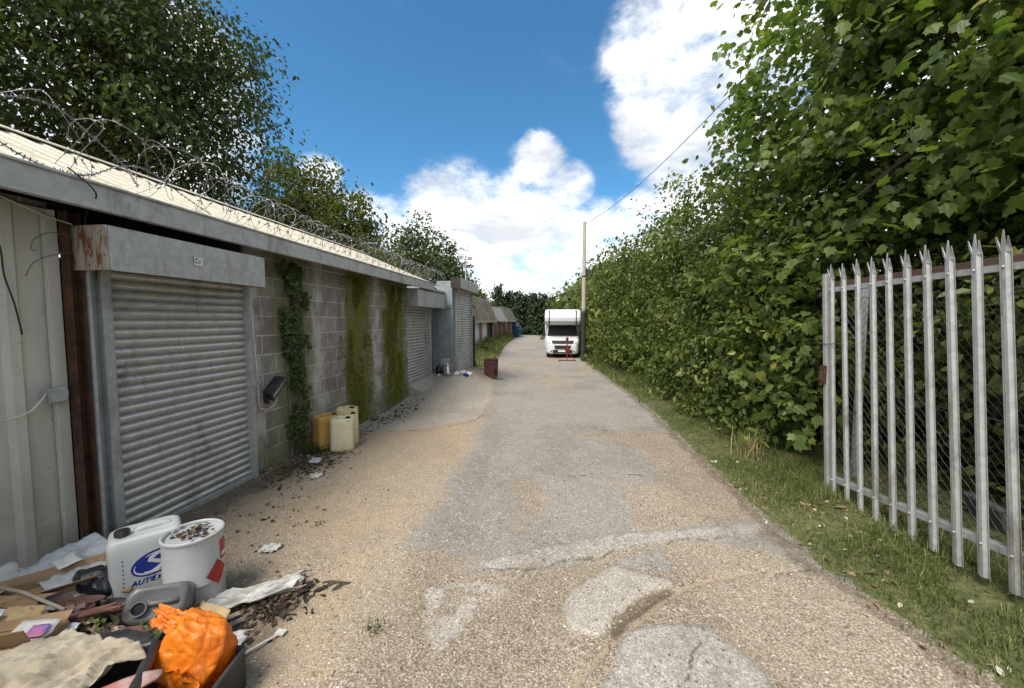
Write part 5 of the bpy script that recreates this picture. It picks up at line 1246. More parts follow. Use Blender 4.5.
def tree(name, label, cat, base, blobs, n_cl, per, cr, ls, mat, tpl, trunk_r, limbs=10, group=None, up=.7, keep=None, shell=(.55, 1.05), rough=.22, tint0=.45, core=0, lean=None, trunk_top=None, flat=.65, jit=.16, seed=0, mixed=0.0, wild=.5):
    e = empty(name, base, 0, label, cat, group); B = Vector(base)
    P, O, tc, cl = crown_points(blobs, n_cl, per, cr, shell, keep, rough, flat, seed)
    Nn = O * .55 + np.array([0, 0, up]) + rng.normal(0, wild, O.shape)
    n = len(P); big = np.repeat(rng.random(len(cl)) < mixed, per); S = ls * rng.uniform(.55, 1.25, n) * np.where(big, 1.55, 1.0); tn = tint0 + tc + rng.normal(0, jit, n) + np.where(big, .2, 0)
    if core:  # oversized inner leaves added to block light; darker tint paints inner shade
        P2, O2, t2, _ = crown_points(blobs, core, 12, cr * 1.2, (.1, .72), keep, rough, 1)
        P = np.concatenate([P, P2]); Nn = np.concatenate([Nn, rand_dir(len(P2))]); S = np.concatenate([S, ls * 1.9 * rng.uniform(.7, 1.2, len(P2))]); tn = np.concatenate([tn, tint0 - .1 + t2])
    leaves('crown', P - np.array(base), Nn, S, tpl, mat, e, tn)
    # trunk and limbs
    top = Vector(trunk_top) if trunk_top is not None else Vector(blobs[0][0])
    b = MB(); bend = Vector((random.uniform(-.1, .1), random.uniform(-.1, .1), 0)) * (top - B).length * .5
    def path(p, q, k=6, w=.12):
        L = (q - p).length; off = Vector((random.uniform(-w, w), random.uniform(-w, w), random.uniform(0, w))) * L
        return [p.lerp(q, i / k) + off * math.sin(math.pi * i / k) for i in range(k + 1)]
    tp = path(Vector((0, 0, -.15)), top - B, 8, .05); b.tube(tp, [trunk_r * (1.25 if i == 0 else 1 - .75 * i / 8) for i in range(9)], 10)
    if len(cl):
        for k in range(limbs):
            q = Vector(cl[rng.integers(len(cl))]) - B; s_ = tp[random.randint(3, 8)]
            pa = path(s_, q, 6, .12); r0 = trunk_r * random.uniform(.22, .42); b.tube(pa, [r0 * (1 - .85 * i / 6) for i in range(7)], 6)
            for j in range(2):
                q2 = Vector(cl[rng.integers(len(cl))]) - B; m_ = pa[random.randint(2, 4)]
                if (q2 - m_).length < 2.2: b.tube(path(m_, q2, 4, .12), [r0 * .4 * (1 - .85 * i / 4) for i in range(5)], 5)
    b.build('trunk', M['bark'], e, True)
    return e
G_dark = leaf_mat('dark hedge leaf', [(0, (.034, .05, .014)), (.45, (.075, .108, .025)), (.75, (.125, .165, .037)), (1, (.22, .24, .07))])
G_mid = leaf_mat('mid hedge leaf', [(0, (.038, .055, .014)), (.45, (.088, .12, .027)), (.75, (.14, .175, .037)), (1, (.24, .255, .07))])
G_maple = leaf_mat('sycamore leaf', [(0, (.045, .07, .018)), (.4, (.098, .142, .034)), (.7, (.15, .20, .05)), (.95, (.25, .285, .075)), (1, (.32, .26, .06))], .42, .48)
G_lime = leaf_mat('yellow green leaf', [(0, (.045, .058, .012)), (.45, (.105, .12, .022)), (.8, (.17, .18, .035)), (1, (.25, .24, .06))])
G_shade = leaf_mat('deep green leaf', [(0, (.022, .031, .012)), (.5, (.046, .065, .019)), (.8, (.078, .10, .028)), (1, (.12, .14, .045))])
G_con = leaf_mat('conifer spray', [(0, (.014, .026, .011)), (.5, (.034, .056, .022)), (.85, (.058, .085, .032)), (1, (.09, .12, .05))], .6, .1)

# right-hand sycamore whose boughs hang over the gate
tree('sycamore_tree', 'big leaved sycamore whose boughs overhang the palisade gate', 'tree', (5.6, 5.2, .1),
     [((5.6, 5.6, 5.6), (2.9, 2.9, 3.1)), ((4.3, 4.6, 4.0), (1.65, 1.9, 1.7)), ((3.9, 6.2, 4.6), (1.5, 1.4, 1.7)), ((4.6, 3.0, 3.6), (1.5, 1.4, 1.5)), ((5.2, 4.0, 6.2), (2.0, 2.0, 2.0)), ((6.8, 2.2, 5.0), (2.0, 2.0, 2.2)), ((5.2, 3.7, 3.3), (1.6, 1.6, 1.0))],
     1650, 28, .38, .112, G_maple, MAPLE, .20, 44, None, .7, wild=.75, keep=lambda c: (c[:, 2] > 2.25) & (c[:, 0] > 2.45 + .1 * np.abs(c[:, 2] - 4)), shell=(.6, 1.06), tint0=.42, trunk_top=(5.4, 5.4, 6.6), core=0, flat=.55)
tree('sycamore_sapling', 'young sycamore with pale broad leaves in front of the hedge beside the gate latch', 'tree', (3.2, 4.95, .05),
     [((3.05, 4.95, 1.35), (.42, .55, 1.2)), ((3.0, 5.5, 2.3), (.5, .7, .7)), ((2.85, 4.8, .8), (.32, .4, .6)), ((2.75, 6.4, 2.5), (.4, .8, .8)), ((2.7, 5.9, 1.4), (.3, .7, .6))], 150, 9, .2, .12, G_maple, MAPLE, .03, 9, None, .6, tint0=.46, shell=(.3, 1.05), jit=.2)

def hedge_bush(name, label, y, xf, ly, dep, h, mat, n_cl, per, ls, cr, tint0=.45, seed=0, tpl=LEAF, cat='bush', x_off=.0, core=110, top=1.0):
    g = gz(xf, y)
    blobs = [((xf + dep * .82, y, g + h * .14), (dep * .9, ly * 1.05, h * .2)), ((xf + dep, y, g + h * .55), (dep, ly, h * .50)), ((xf + dep * 1.0, y - ly * .25, g + h * .26), (dep * .98, ly * .85, h * .30)), ((xf + dep * 1.05, y + ly * .3, g + h * .75), (dep * .85, ly * .7, h * .27)), ((xf + dep * .9, y + ly * .35, g + h * .35), (dep * .9, ly * .7, h * .36))]
    return tree(name, label, cat, (xf + dep * 1.2, y, g), blobs, n_cl, per, cr, ls, mat, tpl, .07, 10, 'hedge trees along the right verge', .45, keep=lambda c: (c[:, 2] > g + .08) & (c[:, 0] < xf + dep * 1.9) & (fbm(c[:, 1] * 1.9 + seed, c[:, 2] * 1.9 + c[:, 0], 300 + seed, 3) > .36), rough=.34, mixed=.16, wild=.65, shell=(.66, 1.08), tint0=tint0, core=core, trunk_top=(xf + dep * 1.2, y, g + h * .8), flat=.75, seed=seed)
hedge_bush('hedge_bush', 'dense dark bush just past the gate, with ivy like leaves down to the verge', 5.75, 2.62, 1.15, .95, 3.4, G_dark, 620, 34, .085, .23, .42, 1)
hedge_bush('hedge_bush', 'glossy dark green bush second past the gate, bulging over the dry grass', 7.6, 2.45, 1.35, 1.05, 4.3, G_dark, 720, 34, .088, .26, .5, 2)
hedge_bush('hedge_tree', 'tall mid green hedge tree with a pointed top, nearest of the tall ones', 9.7, 2.38, 1.4, 1.15, 5.0, G_mid, 760, 30, .095, .30, .38, 3, cat='tree')
hedge_bush('hedge_tree', 'tall hedge tree with ragged top standing behind the nearest pointed one', 12.2, 2.30, 1.6, 1.2, 5.1, G_dark, 660, 26, .115, .36, .55, 4, cat='tree')
hedge_bush('hedge_tree', 'rounded hedge tree halfway to the wooden pole', 15.2, 2.05, 1.8, 1.2, 5.2, G_mid, 560, 22, .14, .42, .42, 5, cat='tree')
hedge_bush('hedge_tree', 'hedge tree directly in front of the wooden pole', 18.6, 1.95, 1.9, 1.2, 5.2, G_mid, 480, 20, .16, .46, .36, 6, QUAD, cat='tree')
hedge_bush('hedge_tree', 'yellowish hedge tree right behind the wooden pole', 22.6, 1.95, 2.2, 1.4, 5.6, G_lime, 460, 18, .19, .5, .45, 7, QUAD, cat='tree')
hedge_bush('hedge_tree', 'hedge tree behind the right rear corner of the motorhome', 27.2, 1.75, 2.5, 1.5, 6.0, G_mid, 420, 18, .23, .6, .5, 8, QUAD, cat='tree')
hedge_bush('hedge_tree', 'hedge tree showing over the motorhome roof', 33.5, 1.0, 3.2, 1.8, 6.3, G_mid, 420, 18, .28, .7, .45, 9, QUAD, cat='tree')
hedge_bush('hedge_tree', 'farthest hedge tree above the left edge of the motorhome roof', 41.5, -.2, 3.6, 2.0, 5.6, G_dark, 420, 18, .32, .8, .5, 10, QUAD, cat='tree')
tree('undergrowth_bush', 'tall shadowy bush farther back, seen between gate spikes and sycamore boughs', 'bush', (7.6, 7.6, 0), [((7.6, 7.4, 1.8), (2.2, 2.6, 2.0)), ((9.0, 5.2, 1.8), (2.0, 2.2, 2.0)), ((6.0, 9.0, 1.8), (1.6, 1.8, 2.0)), ((9.5, 2.5, 1.8), (2.0, 2.2, 2.0))], 620, 22, .42, .2, G_shade, QUAD, .08, 8, None, .4, core=260, tint0=.45)
# dark undergrowth behind the mesh fence
tree('undergrowth_bush', 'shadowy dense bush behind the chain-link mesh', 'bush', (4.3, 2.6, .1), [((4.4, 2.9, 1.1), (1.25, 2.2, 1.25)), ((4.2, 1.3, 1.0), (1.0, 1.2, 1.0)), ((4.4, 4.2, 1.2), (1.1, 1.0, 1.1))], 760, 28, .25, .10, G_dark, LEAF, .05, 12, None, .4, keep=lambda c: (c[:, 0] > 3.22) & (c[:, 2] > .15), core=160, tint0=.35)
tree('undergrowth_bush', 'taller dark bush backing the undergrowth under the sycamore boughs', 'bush', (6.3, 3.4, .1), [((6.3, 3.4, 1.9), (1.3, 3.6, 1.9)), ((6.1, .8, 1.6), (1.2, 1.6, 1.7))], 560, 26, .34, .17, G_shade, LEAF, .07, 8, None, .4, core=420, tint0=.45)
b = MB(); b.box(-.17, .17, -.03, .03, 0, .3); ob = b.build('old_board', plain('grey slab', (.12, .125, .12), (.08, .085, .08), .9, 0, 5, .3), None, bevel=.02); ob.location = (3.42, 3.35, .06); ob.rotation_euler = (R(-18), 0, R(80)); tag(ob, 'grey slab leaning among leaves behind the mesh fence', 'slab')
# yellowing leaves on a twig above the gate
P = np.array([(2.88, 2.55, 2.42), (2.95, 2.62, 2.45), (3.0, 2.42, 2.40), (2.92, 2.38, 2.36), (3.05, 2.5, 2.47), (2.9, 2.72, 2.44)]); tw = empty('autumn_twig', (3.3, 2.6, 2.3), 0, 'twig with yellow and orange leaves above the gate spikes', 'twig')
leaves('leaf', P - np.array((3.3, 2.6, 2.3)), np.array([(-.7, -.5, .5)] * 6) + rng.normal(0, .3, (6, 3)), np.full(6, .085), LEAF, leaf_mat('autumn leaf', [(0, (.42, .2, .03)), (.5, (.5, .33, .05)), (1, (.35, .34, .07))]), tw, np.array([.1, .6, .9, .2, .4, .8]))
b = MB(); b.tube([(.6, .1, .3), (.2, .0, .12), (-.1, -.1, .13), (-.4, -.02, .12)], [.012, .008, .006, .003], 6); b.tube([(-.1, -.1, .13), (-.35, -.2, .08)], [.005, .002], 5); b.build('stem', M['bark'], tw, True)

# left: trees behind the garages
tree('broadleaf_tree', 'big dark broadleaf tree rising behind the near garage roof', 'tree', (-9.4, 7.6, -.1),
     [((-9.9, 7.8, 7.4), (2.9, 3.2, 3.4)), ((-8.1, 7.6, 6.2), (1.7, 2.2, 1.6)), ((-8.6, 8.2, 4.6), (1.6, 2.0, 1.0)), ((-11.6, 6.0, 6.3), (2.8, 2.8, 3.2)), ((-8.8, 6.3, 8.2), (1.9, 2.0, 2.0)), ((-10.9, 7.0, 4.5), (2.3, 2.2, 1.2)), ((-7.9, 7.9, 7.6), (1.3, 1.7, 1.3))],
     2000, 30, .44, .112, G_shade, LEAF, .30, 34, 'trees behind the garages', .7, shell=(.35, 1.05), tint0=.55, trunk_top=(-9.7, 7.7, 8.2), flat=.5, jit=.2)
tree('broadleaf_tree', 'olive green tree with wispy upright top behind the middle of the roof', 'tree', (-9.2, 13.2, -.2),
     [((-9.0, 13.2, 4.6), (2.0, 2.0, 2.1)), ((-7.6, 13.2, 4.1), (1.4, 1.5, 1.5)), ((-9.6, 13.0, 6.2), (.9, .9, 1.5)), ((-8.4, 13.4, 6.3), (.55, .6, 1.3)), ((-7.3, 13.2, 5.5), (.7, .7, .9)), ((-10.4, 13.0, 4.4), (1.3, 1.4, 1.6))],
     700, 24, .38, .15, G_lime, LEAF, .18, 22, 'trees behind the garages', .5, shell=(.5, 1.1), tint0=.38, flat=.7)
tree('broadleaf_tree', 'grey green round topped tree beyond the olive one', 'tree', (-7.6, 21.5, -.4),
     [((-8.0, 21.5, 4.4), (2.2, 2.6, 2.9)), ((-6.6, 22.0, 3.9), (1.3, 1.8, 1.9)), ((-9.4, 21.0, 3.8), (1.5, 2.0, 1.9))], 640, 20, .5, .20, leaf_mat('grey green leaf', [(0, (.035, .05, .02)), (.5, (.07, .095, .035)), (.8, (.11, .135, .055)), (1, (.19, .2, .1))]), QUAD, .22, 14, 'trees behind the garages', .5, shell=(.6, 1.08), tint0=.42, core=60)
tree('broadleaf_tree', 'low bushy tree between the olive tree and the round topped one', 'tree', (-8.9, 17.0, -.3), [((-8.7, 17.0, 3.2), (1.9, 1.8, 2.0)), ((-7.4, 17.4, 2.9), (1.1, 1.2, 1.5))], 380, 20, .42, .17, G_mid, QUAD, .12, 8, 'trees behind the garages', .5, core=40)
tree('broadleaf_tree', 'dark tree behind the mossy tiled brick garage', 'tree', (-9.6, 31, -.4), [((-9.8, 31, 4.0), (2.4, 3.4, 3.6)), ((-8.6, 33, 3.6), (1.4, 2, 2.6))], 460, 18, .6, .26, G_dark, QUAD, .2, 10, 'trees behind the garages', .5, core=60, tint0=.4)
tree('broadleaf_tree', 'small tree behind the pale roofed brick garage', 'tree', (-10.2, 42, -.4), [((-9.4, 42, 2.6), (2.4, 3, 2.9))], 300, 16, .6, .3, G_dark, QUAD, .15, 6, 'trees behind the garages', .5, core=60, tint0=.35)

# dark conifers closing the lane
con_lbl = ['tall feathery topped conifer at the left end of the dark row', 'second conifer from the left in the dark row', 'conifer left of centre in the dark row at the lane end', 'conifer with a sharp tip at the centre of the dark row', 'conifer right of centre in the dark row', 'conifer just left of the motorhome in the dark row', 'conifer half hidden by the motorhome in the dark row', 'lowest conifer behind the hedge at the right end of the dark row']
for k, (x, h, y) in enumerate([(-8.9, 7.4, 57.5), (-7.5, 6.5, 58.5), (-6.1, 6.3, 58), (-4.9, 6.0, 59), (-3.6, 6.2, 58), (-2.3, 5.9, 58.5), (-1.0, 5.6, 58), (.6, 5.0, 57)]):
    base = (x, y, -.4); bl = [((x, y, -.4 + h * f), (1.15 * (1.12 - f) + .18, 1.2 * (1.12 - f) + .2, h * .16)) for f in (.16, .32, .48, .63, .77, .89)]
    tree('conifer', con_lbl[k], 'conifer', base, bl, 230, 14, .5, .34, G_con, QUAD, .12, 3, 'dark conifers at the lane end', .3, shell=(.5, 1.1), tint0=.45, core=50, trunk_top=(x, y, h - .8))
tree('broadleaf_tree', 'dark low tree mass left of the conifers behind the blue skip', 'tree', (-11.5, 56, -.4), [((-11.2, 56, 2.4), (2.8, 2.2, 2.8)), ((-14, 58, 3), (3, 3, 3.2))], 360, 16, .7, .36, G_con, QUAD, .2, 4, None, .4, core=60)

# ivy on the block wall
iv = empty('ivy', (-3.40, 4.6, 0), 0, 'dark ivy climbing the block wall right of the near shutter', 'ivy')
n = 5200; yy = 4.62 + rng.normal(0, .17, n) + .06 * np.sin(rng.uniform(0, 9, n)); zz = .15 + 2.35 * rng.beta(1.7, 1.15, n)
cl = fbm(yy * 5, zz * 4, 123); kp = (cl > .47) & (np.abs(yy - 4.62) < .17 + .12 * (zz / 2.4)); yy, zz = yy[kp], zz[kp]
P = np.stack([.012 + rng.random(len(yy)) * .06, yy - 4.6, zz], -1)
leaves('foliage', P, np.array([(1.0, -.2, .5)]) + rng.normal(0, .35, P.shape), (.042 * rng.uniform(.5, 1.4, len(P))), MAPLE, G_dark, iv, .25 + rng.normal(0, .2, len(P)))
b = MB()
for k in range(9):
    y = random.uniform(-.14, .14); pts = [(.01, y, 0)]
    for i in range(14): y += random.uniform(-.03, .03); pts.append((.012, max(-.2, min(.2, y)), (i + 1) * .165))
    b.tube(pts, [.006 - .0003 * i for i in range(15)], 5)
b.build('stem', M['bark'], iv, True)

# raised cushions of moss on the blockwork
def moss_pts(n):
    c = np.array([6.28, 7.75])[rng.integers(0, 2, n)]; y = c + rng.normal(0, .26, n); z = .05 + 2.42 * rng.beta(1.25, 1.0, n); y = c + (y - c) * (.45 + 1.3 * fbm(z * 1.7, c * 3, 145, 4))
    k = fbm(y * 6, z * 2.2, 140, 5) + .25 * (fbm(y * 22, z * 16, 141) - .5); m_ = (k > .50) & (np.abs(y - c) < .62) & (y < 8.4); return y[m_], z[m_]
y, z = moss_pts(26000); P = np.stack([np.full(len(y), -3.408) + rng.random(len(y)) * .012, y, z], -1)
mo = leaves('moss', P, np.array([(1.0, -.1, .8)]) + rng.normal(0, .45, P.shape), .022 * rng.uniform(.5, 1.5, len(P)), QUAD, leaf_mat('moss', [(0, (.05, .055, .012)), (.45, (.125, .135, .02)), (.8, (.21, .21, .032)), (1, (.3, .28, .06))], .8, .1, .1), None, .45 + rng.normal(0, .2, len(P)))
tag(mo, 'bright olive moss in two vertical streaks on the block wall', 'moss', kind='stuff')

# grass
def blades(n, xs, ys, hs, lean=.5, w=.004):
    """bent three-segment blades"""
    th = rng.uniform(0, 6.28, n); h = hs; d = np.stack([np.cos(th), np.sin(th)], -1); side = np.stack([-d[:, 1], d[:, 0]], -1)
    z0 = gz_arr(xs, ys) - .01; rows = []
    ln = np.abs(rng.normal(0, lean, n)); wd = w * rng.uniform(.7, 1.4, n)
    for t_, ww in ((0, 1), (.4, .85), (.75, .55), (1, .05)):
        c = np.stack([xs, ys], -1) + d * (h * ln * t_ ** 1.8)[:, None]; z = z0 + h * t_ * (1 - .35 * ln * t_)
        for s_ in (-1, 1): rows.append(np.concatenate([c + side * (wd * ww * s_)[:, None], z[:, None]], -1))
    v = np.stack(rows, 1).reshape(-1, 3); f0 = np.array([[0, 1, 3, 2], [2, 3, 5, 4], [4, 5, 7, 6]])
    return v, (f0[None] + (np.arange(n) * 8)[:, None, None]).reshape(-1, 4)
G_grass = leaf_mat('verge grass', [(0, (.045, .065, .018)), (.4, (.09, .12, .03)), (.65, (.15, .165, .05)), (.82, (.26, .23, .10)), (1, (.38, .31, .17))], .6, .25)
def grass_band(n, ya, yb, wmax, hlo, hhi, power, w, off=-.08):
    ys_ = ya + (yb - ya) * rng.random(n) ** power; u = rng.random(n); xs_ = road_right(ys_) + off + wmax * u
    k = fbm(xs_ * 2.3, ys_ * 2.3, 200); m_ = (rng.random(n) < np.clip((k - .25) * 3.2, .12, 1)) & (rng.random(n) < np.clip(u * 4, .15, 1)); xs_, ys_, u, k = xs_[m_], ys_[m_], u[m_], k[m_]
    h = (hlo + (hhi - hlo) * rng.random(len(xs_)) ** 2) * (.55 + .8 * u) * (.6 + .9 * k); return xs_, ys_, h
xs1, ys1, h1_ = grass_band(52000, 1.2, 9, 1.25, .03, .125, 1.3, .003)
xs2, ys2, h2_ = grass_band(16000, 9, 22, .9, .08, .30, 1.0, .006)
v1, f1 = blades(len(xs1), xs1, ys1, h1_, .7, .0026); v2, f2 = blades(len(xs2), xs2, ys2, h2_, .6, .006)
tn1 = .46 + .5 * (fbm(xs1 * 1.7, ys1 * 1.7, 210) - .5) * 1.6 + rng.normal(0, .2, len(xs1)); tn2 = .52 + rng.normal(0, .18, len(xs2))
g_o = np_mesh('grass', np.concatenate([v1, v2]), np.concatenate([f1, f2 + len(v1)]), G_grass, None, False, (), [('tint', np.clip(np.repeat(np.concatenate([tn1, tn2]), 3), 0, 1))])
tag(g_o, 'rough grass verge along the right side of the lane', 'grass', kind='stuff')
n = 26000; ys3 = 12.9 + 38 * rng.random(n) ** 1.4; rl = road_left(ys3); u = rng.random(n) ** .8; xs3 = rl - u * np.clip(5.6 + rl + .2, .5, 3) + rng.normal(0, .08, n)
h3_ = (.2 + .95 * rng.random(n) ** 2) * (.35 + .85 * u) * (.5 + fbm(xs3 * .9, ys3 * .5, 220))
v3, f3 = blades(n, xs3, ys3, h3_, .5, .012)
tag(np_mesh('long_grass', v3, f3, G_grass, None, False, (), [('tint', np.clip(np.repeat(.55 + rng.normal(0, .2, n), 3), 0, 1))]), 'overgrown weedy grass in front of the old brick garages', 'grass', kind='stuff')
for k, (x, y, s_, lb_) in enumerate([(-4.7, 16.5, .62, 'bramble bush at the near end of the weeds before the brick garages'), (-4.9, 19.5, .75, 'bramble bush before the white garage doors'), (-5.0, 24, .7, 'bramble bush beside the dark garage doorway'), (-5.3, 29.5, .7, 'farthest bramble bush before the brick garages')]):
    tree('bramble_bush', lb_, 'bush', (x, y, gz(x, y)), [((x, y, gz(x, y) + s_ * .6), (s_ * .9, s_ * 1.6, s_ * .75))], 60, 16, .22, .12, G_mid, QUAD, .02, 3, 'brambles before the brick garages', .6, shell=(.3, 1.1), tint0=.5, core=15)
# tufts in the gravel and dry stems on the verge
for nm, x, y, n, h, lb_, dry in [('grass_tuft', -1.02, 1.98, 60, .055, 'tiny green weed tuft alone in the foreground gravel', .3), ('grass_tuft', -3.24, 4.66, 190, .20, 'grass tuft against the block wall before the yellow jerrycans', .25), ('grass_tuft', -3.27, 2.35, 70, .30, 'weed sprouting at the foot of the near shutter rail', .25), ('dry_stems', 2.42, 5.1, 90, .42, 'dry straw coloured stems at the foot of the hedge past the gate', .95), ('grass_tuft', 1.45, 20.9, 260, .42, 'grass tuft at the foot of the wooden pole', .35), ('grass_tuft', -3.30, 6.55, 60, .10, 'small weed at the mossy wall foot behind the jerrycans', .3), ('grass_tuft', -2.0, 2.95, 34, .05, 'tiny dry tuft in the gravel before the near shutter', .7)]:
    xs_ = x + rng.normal(0, .025 + h * .12, n); ys_ = y + rng.normal(0, .025 + h * .12, n); v, f = blades(n, xs_, ys_, h * rng.uniform(.4, 1.1, n), .55, .003 + h * .004)
    tag(np_mesh(nm, v, f, G_grass, None, False, (), [('tint', np.clip(np.repeat(dry + rng.normal(0, .12, n), 3), 0, 1))]), lb_, 'weed')
# fallen leaves and scraps along the wall foot
def litter(n, c, sp, ls, mat, nm, lb_, tint):
    x = c[0] + rng.normal(0, sp[0], n); y = c[1] + rng.normal(0, sp[1], n); m_ = x > -3.39; x, y = x[m_], y[m_]; P = np.stack([x, y, gz_arr(x, y) + .006 + rng.random(len(x)) * .014], -1)
    o = leaves(nm, P, np.array([(0, 0, 1.0)]) + rng.normal(0, .45, P.shape), ls * rng.uniform(.5, 1.3, len(P)) * np.where(rng.random(len(P)) < .12, 2.0, 1.0), LEAF, mat, None, tint + rng.normal(0, .25, len(P))); return tag(o, lb_, 'leaves', kind='stuff')
D_leaf = leaf_mat('dead leaf', [(0, (.03, .022, .016)), (.4, (.075, .05, .032)), (.7, (.15, .10, .055)), (.9, (.28, .2, .11)), (1, (.42, .38, .3))], .8, .05)
S_mat = leaf_mat('shredded scrap', [(0, (.03, .025, .02)), (.25, (.10, .065, .045)), (.45, (.26, .16, .09)), (.6, (.42, .33, .24)), (.75, (.55, .52, .48)), (.88, (.36, .2, .2)), (1, (.66, .65, .62))], .7, .05)
n = 520; x = rng.normal(-2.4, .36, n); y = rng.normal(1.5, .26, n); k_ = (x > -3.3) & (heap_h(x, y) > .02) & (y < 2.0); x, y = x[k_], y[k_]
P = np.stack([x, y, heap_h(x, y) + .015 + rng.random(len(x)) * .035], -1)
tag(leaves('litter', P, np.array([(0, 0, 1.0)]) + rng.normal(0, .6, P.shape), .055 * rng.uniform(.4, 1.5, len(P)), T_leaf(.42, .35), S_mat, None, rng.random(len(P))), 'shredded card, paper and film scraps spread through the rubbish heap', 'litter', kind='stuff')
litter(800, (-3.04, 4.3, 0), (.2, .34), .042, D_leaf, 'fallen_leaves', 'dark dead leaves and scraps along the block wall foot before the yellow cans', .5)
litter(420, (-1.72, 2.10, 0), (.10, .11), .032, D_leaf, 'dead_leaves', 'patch of dark leaf mould under the dirty white rag', .1)
litter(80, (-2.6, 3.0, 0), (.35, .5), .035, D_leaf, 'leaf_litter', 'sparse dead leaves on the gravel before the near shutter', .45)
litter(240, (-3.15, 6.9, 0), (.14, .8), .05, D_leaf, 'dry_leaves', 'dead leaves along the foot of the mossy wall', .4)
litter(260, (2.35, 3.4, 0), (.3, 1.1), .05, D_leaf, 'dropped_leaves', 'pale fallen leaves in the grass beside the gate', .8)
x = -2.215 + rng.normal(0, .055, 70); y = 2.04 + rng.normal(0, .055, 70); k_ = np.hypot(x + 2.215, y - 2.04) < .125; x, y = x[k_], y[k_]; P = np.stack([x, y, np.full(len(x), .449) + rng.random(len(x)) * .012], -1)
leaves('lid_leaves', P - np.array((-2.215, 2.04, 0)), np.array([(0, 0, 1.0)]) + rng.normal(0, .4, P.shape), .035 * rng.uniform(.5, 1.3, len(P)), LEAF, D_leaf, drum, .35 + rng.normal(0, .25, len(P)))
leaves('heap_leaves', np.stack([rng.uniform(-2.3, -1.75, 60), rng.uniform(1.35, 1.65, 60), rng.uniform(.25, .29, 60)], -1), np.array([(0, 0, 1.0)]) + rng.normal(0, .5, (60, 3)), np.full(60, .035), LEAF, G_mid, None, .6 + rng.normal(0, .2, 60))
tag(bpy.data.objects['heap_leaves'], 'green and brown leaf scraps beside the black hose', 'leaves', kind='stuff')

# ------------------------------------------------------------------ camera, sky and sun
cam_d = bpy.data.cameras.new('camera'); cam = bpy.data.objects.new('camera', cam_d); COL.objects.link(cam); scene.camera = cam
cam_d.sensor_fit = 'HORIZONTAL'; cam_d.sensor_width = 36; cam_d.lens = 385 / 1024 * 36; cam_d.clip_start = .05; cam_d.clip_end = 3000
cam.location = (0, 0, 1.75); cam.rotation_euler = (R(90 - 3.5), 0, R(6.8))

SUN_EL, SUN_AZ = R(56), math.atan2(-.45, -.8)     # light comes over the left roofs from slightly behind
sd_ = Vector((math.sin(SUN_AZ) * math.cos(SUN_EL), math.cos(SUN_AZ) * math.cos(SUN_EL), math.sin(SUN_EL)))
sl = bpy.data.lights.new('sun', 'SUN'); sl.energy = 2.6; sl.angle = R(30); sl.color = (1, .95, .88)
so = bpy.data.objects.new('sun', sl); COL.objects.link(so); so.rotation_euler = (-sd_).to_track_quat('-Z', 'Y').to_euler()

wd = bpy.data.worlds.new('World'); scene.world = wd; wd.use_nodes = True
nt = wd.node_tree; N = nt.nodes; L = nt.links; bg = N['Background']; bg.inputs[1].default_value = .1
sky = N.new('ShaderNodeTexSky'); sky.sky_type = 'NISHITA'; sky.sun_disc = False; sky.sun_elevation = SUN_EL; sky.sun_rotation = SUN_AZ; sky.air_density = 1.0; sky.dust_density = .3; sky.ozone_density = 2.0
def mth(op, a, b=0., c=None, clamp=False):
    nd = N.new('ShaderNodeMath'); nd.operation = op; nd.use_clamp = clamp
    for q, val in enumerate((a, b, c)):
        if val is None: continue
        if isinstance(val, bpy.types.NodeSocket): L.new(val, nd.inputs[q])
        else: nd.inputs[q].default_value = val
    return nd.outputs[0]
def mr(v, a, b, c=0., d=1.):
    nd = N.new('ShaderNodeMapRange'); nd.interpolation_type = 'SMOOTHSTEP'; L.new(v, nd.inputs[0])
    for q, val in enumerate((a, b, c, d)): nd.inputs[q + 1].default_value = val
    return nd.outputs[0]
tc = N.new('ShaderNodeTexCoord'); D_ = tc.outputs['Generated']
nrmz = N.new('ShaderNodeVectorMath'); nrmz.operation = 'NORMALIZE'; L.new(D_, nrmz.inputs[0]); D_ = nrmz.outputs[0]
def nz(scale, detail, rough, dist=0, sz=1.6):
    mp = N.new('ShaderNodeMapping'); mp.inputs['Scale'].default_value = (1, 1, sz); L.new(D_, mp.inputs[0])
    nd = N.new('ShaderNodeTexNoise'); L.new(mp.outputs[0], nd.inputs['Vector']); nd.inputs['Scale'].default_value = scale; nd.inputs['Detail'].default_value = detail; nd.inputs['Roughness'].default_value = rough; nd.inputs['Distortion'].default_value = dist
    return nd.outputs['Fac']
def direc(az, el): return (math.sin(R(az)) * math.cos(R(el)), math.cos(R(az)) * math.cos(R(el)), math.sin(R(el)))
def spot(az, el, r_in, r_out):
    dp = N.new('ShaderNodeVectorMath'); dp.operation = 'DOT_PRODUCT'; L.new(D_, dp.inputs[0]); dp.inputs[1].default_value = direc(az, el)
    return mr(dp.outputs['Value'], math.cos(R(r_out)), math.cos(R(r_in)))
CLOUD_LO, CLOUD_HI, BLUE, EXPO = (3.7, 3.85, 4.1), (7.2, 7.2, 7.2), (.35, .67, .79), 1.18
f_ = None
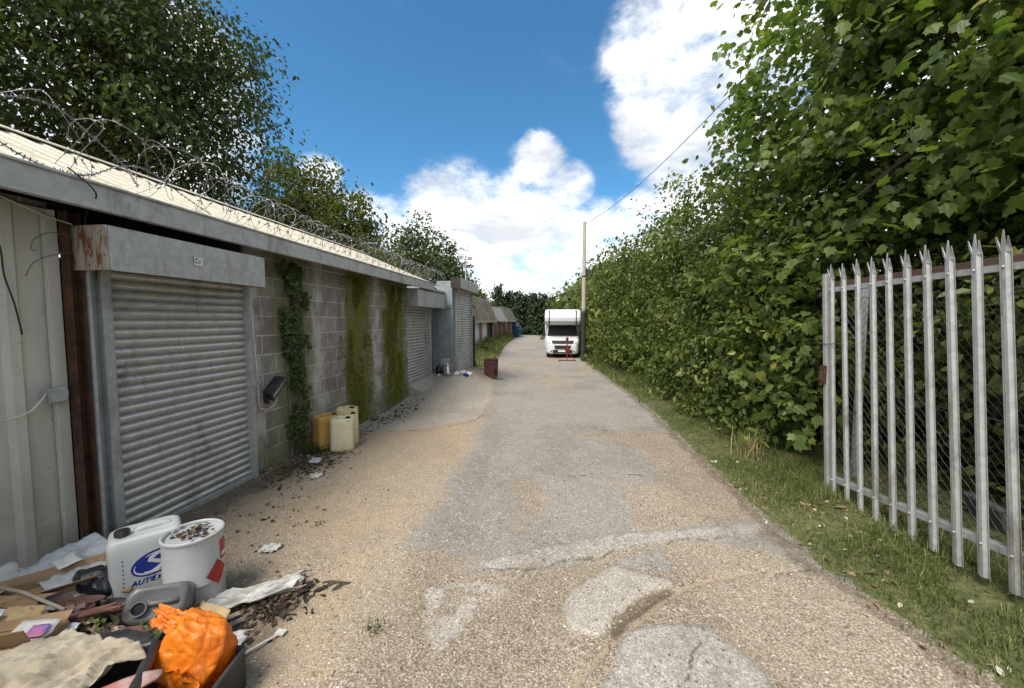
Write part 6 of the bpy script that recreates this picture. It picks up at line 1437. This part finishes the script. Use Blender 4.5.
for a in [(16.5, 31, 2, 11), (24, 28, 5, 12), (12, 26, .5, 5.5), (17.5, 23.5, 2, 10), (10.5, 31, .5, 5), (36, 28, 14, 22), (60, 35, 14, 30),
          (-5, 9, 6, 14), (-15, 11.5, 4.5, 12), (5, 6, 8, 12), (12, 12, 3.5, 7), (-28, 8, 6, 12), (20, 14, 5, 10), (0, 0, 10, 14), (-3, 21.5, 0, 5), (1, 18.5, 0, 4.5),
          (-54, 21, 9, 16), (-33, 18, 0, 4), (75, 3, 10, 24), (-80, 30, 12, 30), (150, 40, 20, 45), (-140, 35, 20, 45)]:
    s_ = spot(*a); f_ = s_ if f_ is None else mth('MAXIMUM', f_, s_)
sx = N.new('ShaderNodeSeparateXYZ'); L.new(D_, sx.inputs[0]); hz = mr(sx.outputs[2], .22, .04)
n1 = nz(5.5, 9, .6, .25); n2 = nz(16, 8, .62, .2)
fld = mth('ADD', f_, mth('MULTIPLY', mr(f_, 0., .35, .35, 1.15), mth('ADD', mth('MULTIPLY', mth('SUBTRACT', n1, .5), 2.0), mth('MULTIPLY', mth('SUBTRACT', n2, .5), 1.25))))
fld = mth('MAXIMUM', fld, mth('MULTIPLY', hz, 1.2))
mask = mr(fld, .08, 1.2)
shade = mr(nz(4, 7, .6, .3, 2.2), .36, .64); thick = mr(fld, .5, 1.15)
cr = N.new('ShaderNodeMix'); cr.data_type = 'RGBA'; L.new(mth('MULTIPLY', shade, 1.0), cr.inputs[0]); cr.inputs[6].default_value = CLOUD_LO + (1,); cr.inputs[7].default_value = CLOUD_HI + (1,)
# deepen the blue a little
bl = N.new('ShaderNodeMix'); bl.data_type = 'RGBA'; bl.blend_type = 'MULTIPLY'; bl.inputs[0].default_value = 1; L.new(sky.outputs[0], bl.inputs[6]); bl.inputs[7].default_value = BLUE + (1,)
mxc = N.new('ShaderNodeMix'); mxc.data_type = 'RGBA'; L.new(mask, mxc.inputs[0]); L.new(bl.outputs[2], mxc.inputs[6]); L.new(cr.outputs[2], mxc.inputs[7])
L.new(mxc.outputs[2], bg.inputs[0])
vs_ = scene.view_settings; vs_.view_transform = 'Standard'; vs_.look = 'None'; vs_.gamma = 1; vs_.exposure = EXPO; vs_.use_curve_mapping = False
scene.cycles.max_bounces = 6; scene.cycles.diffuse_bounces = 3; scene.cycles.transparent_max_bounces = 8
scene.cycles.use_denoising = True
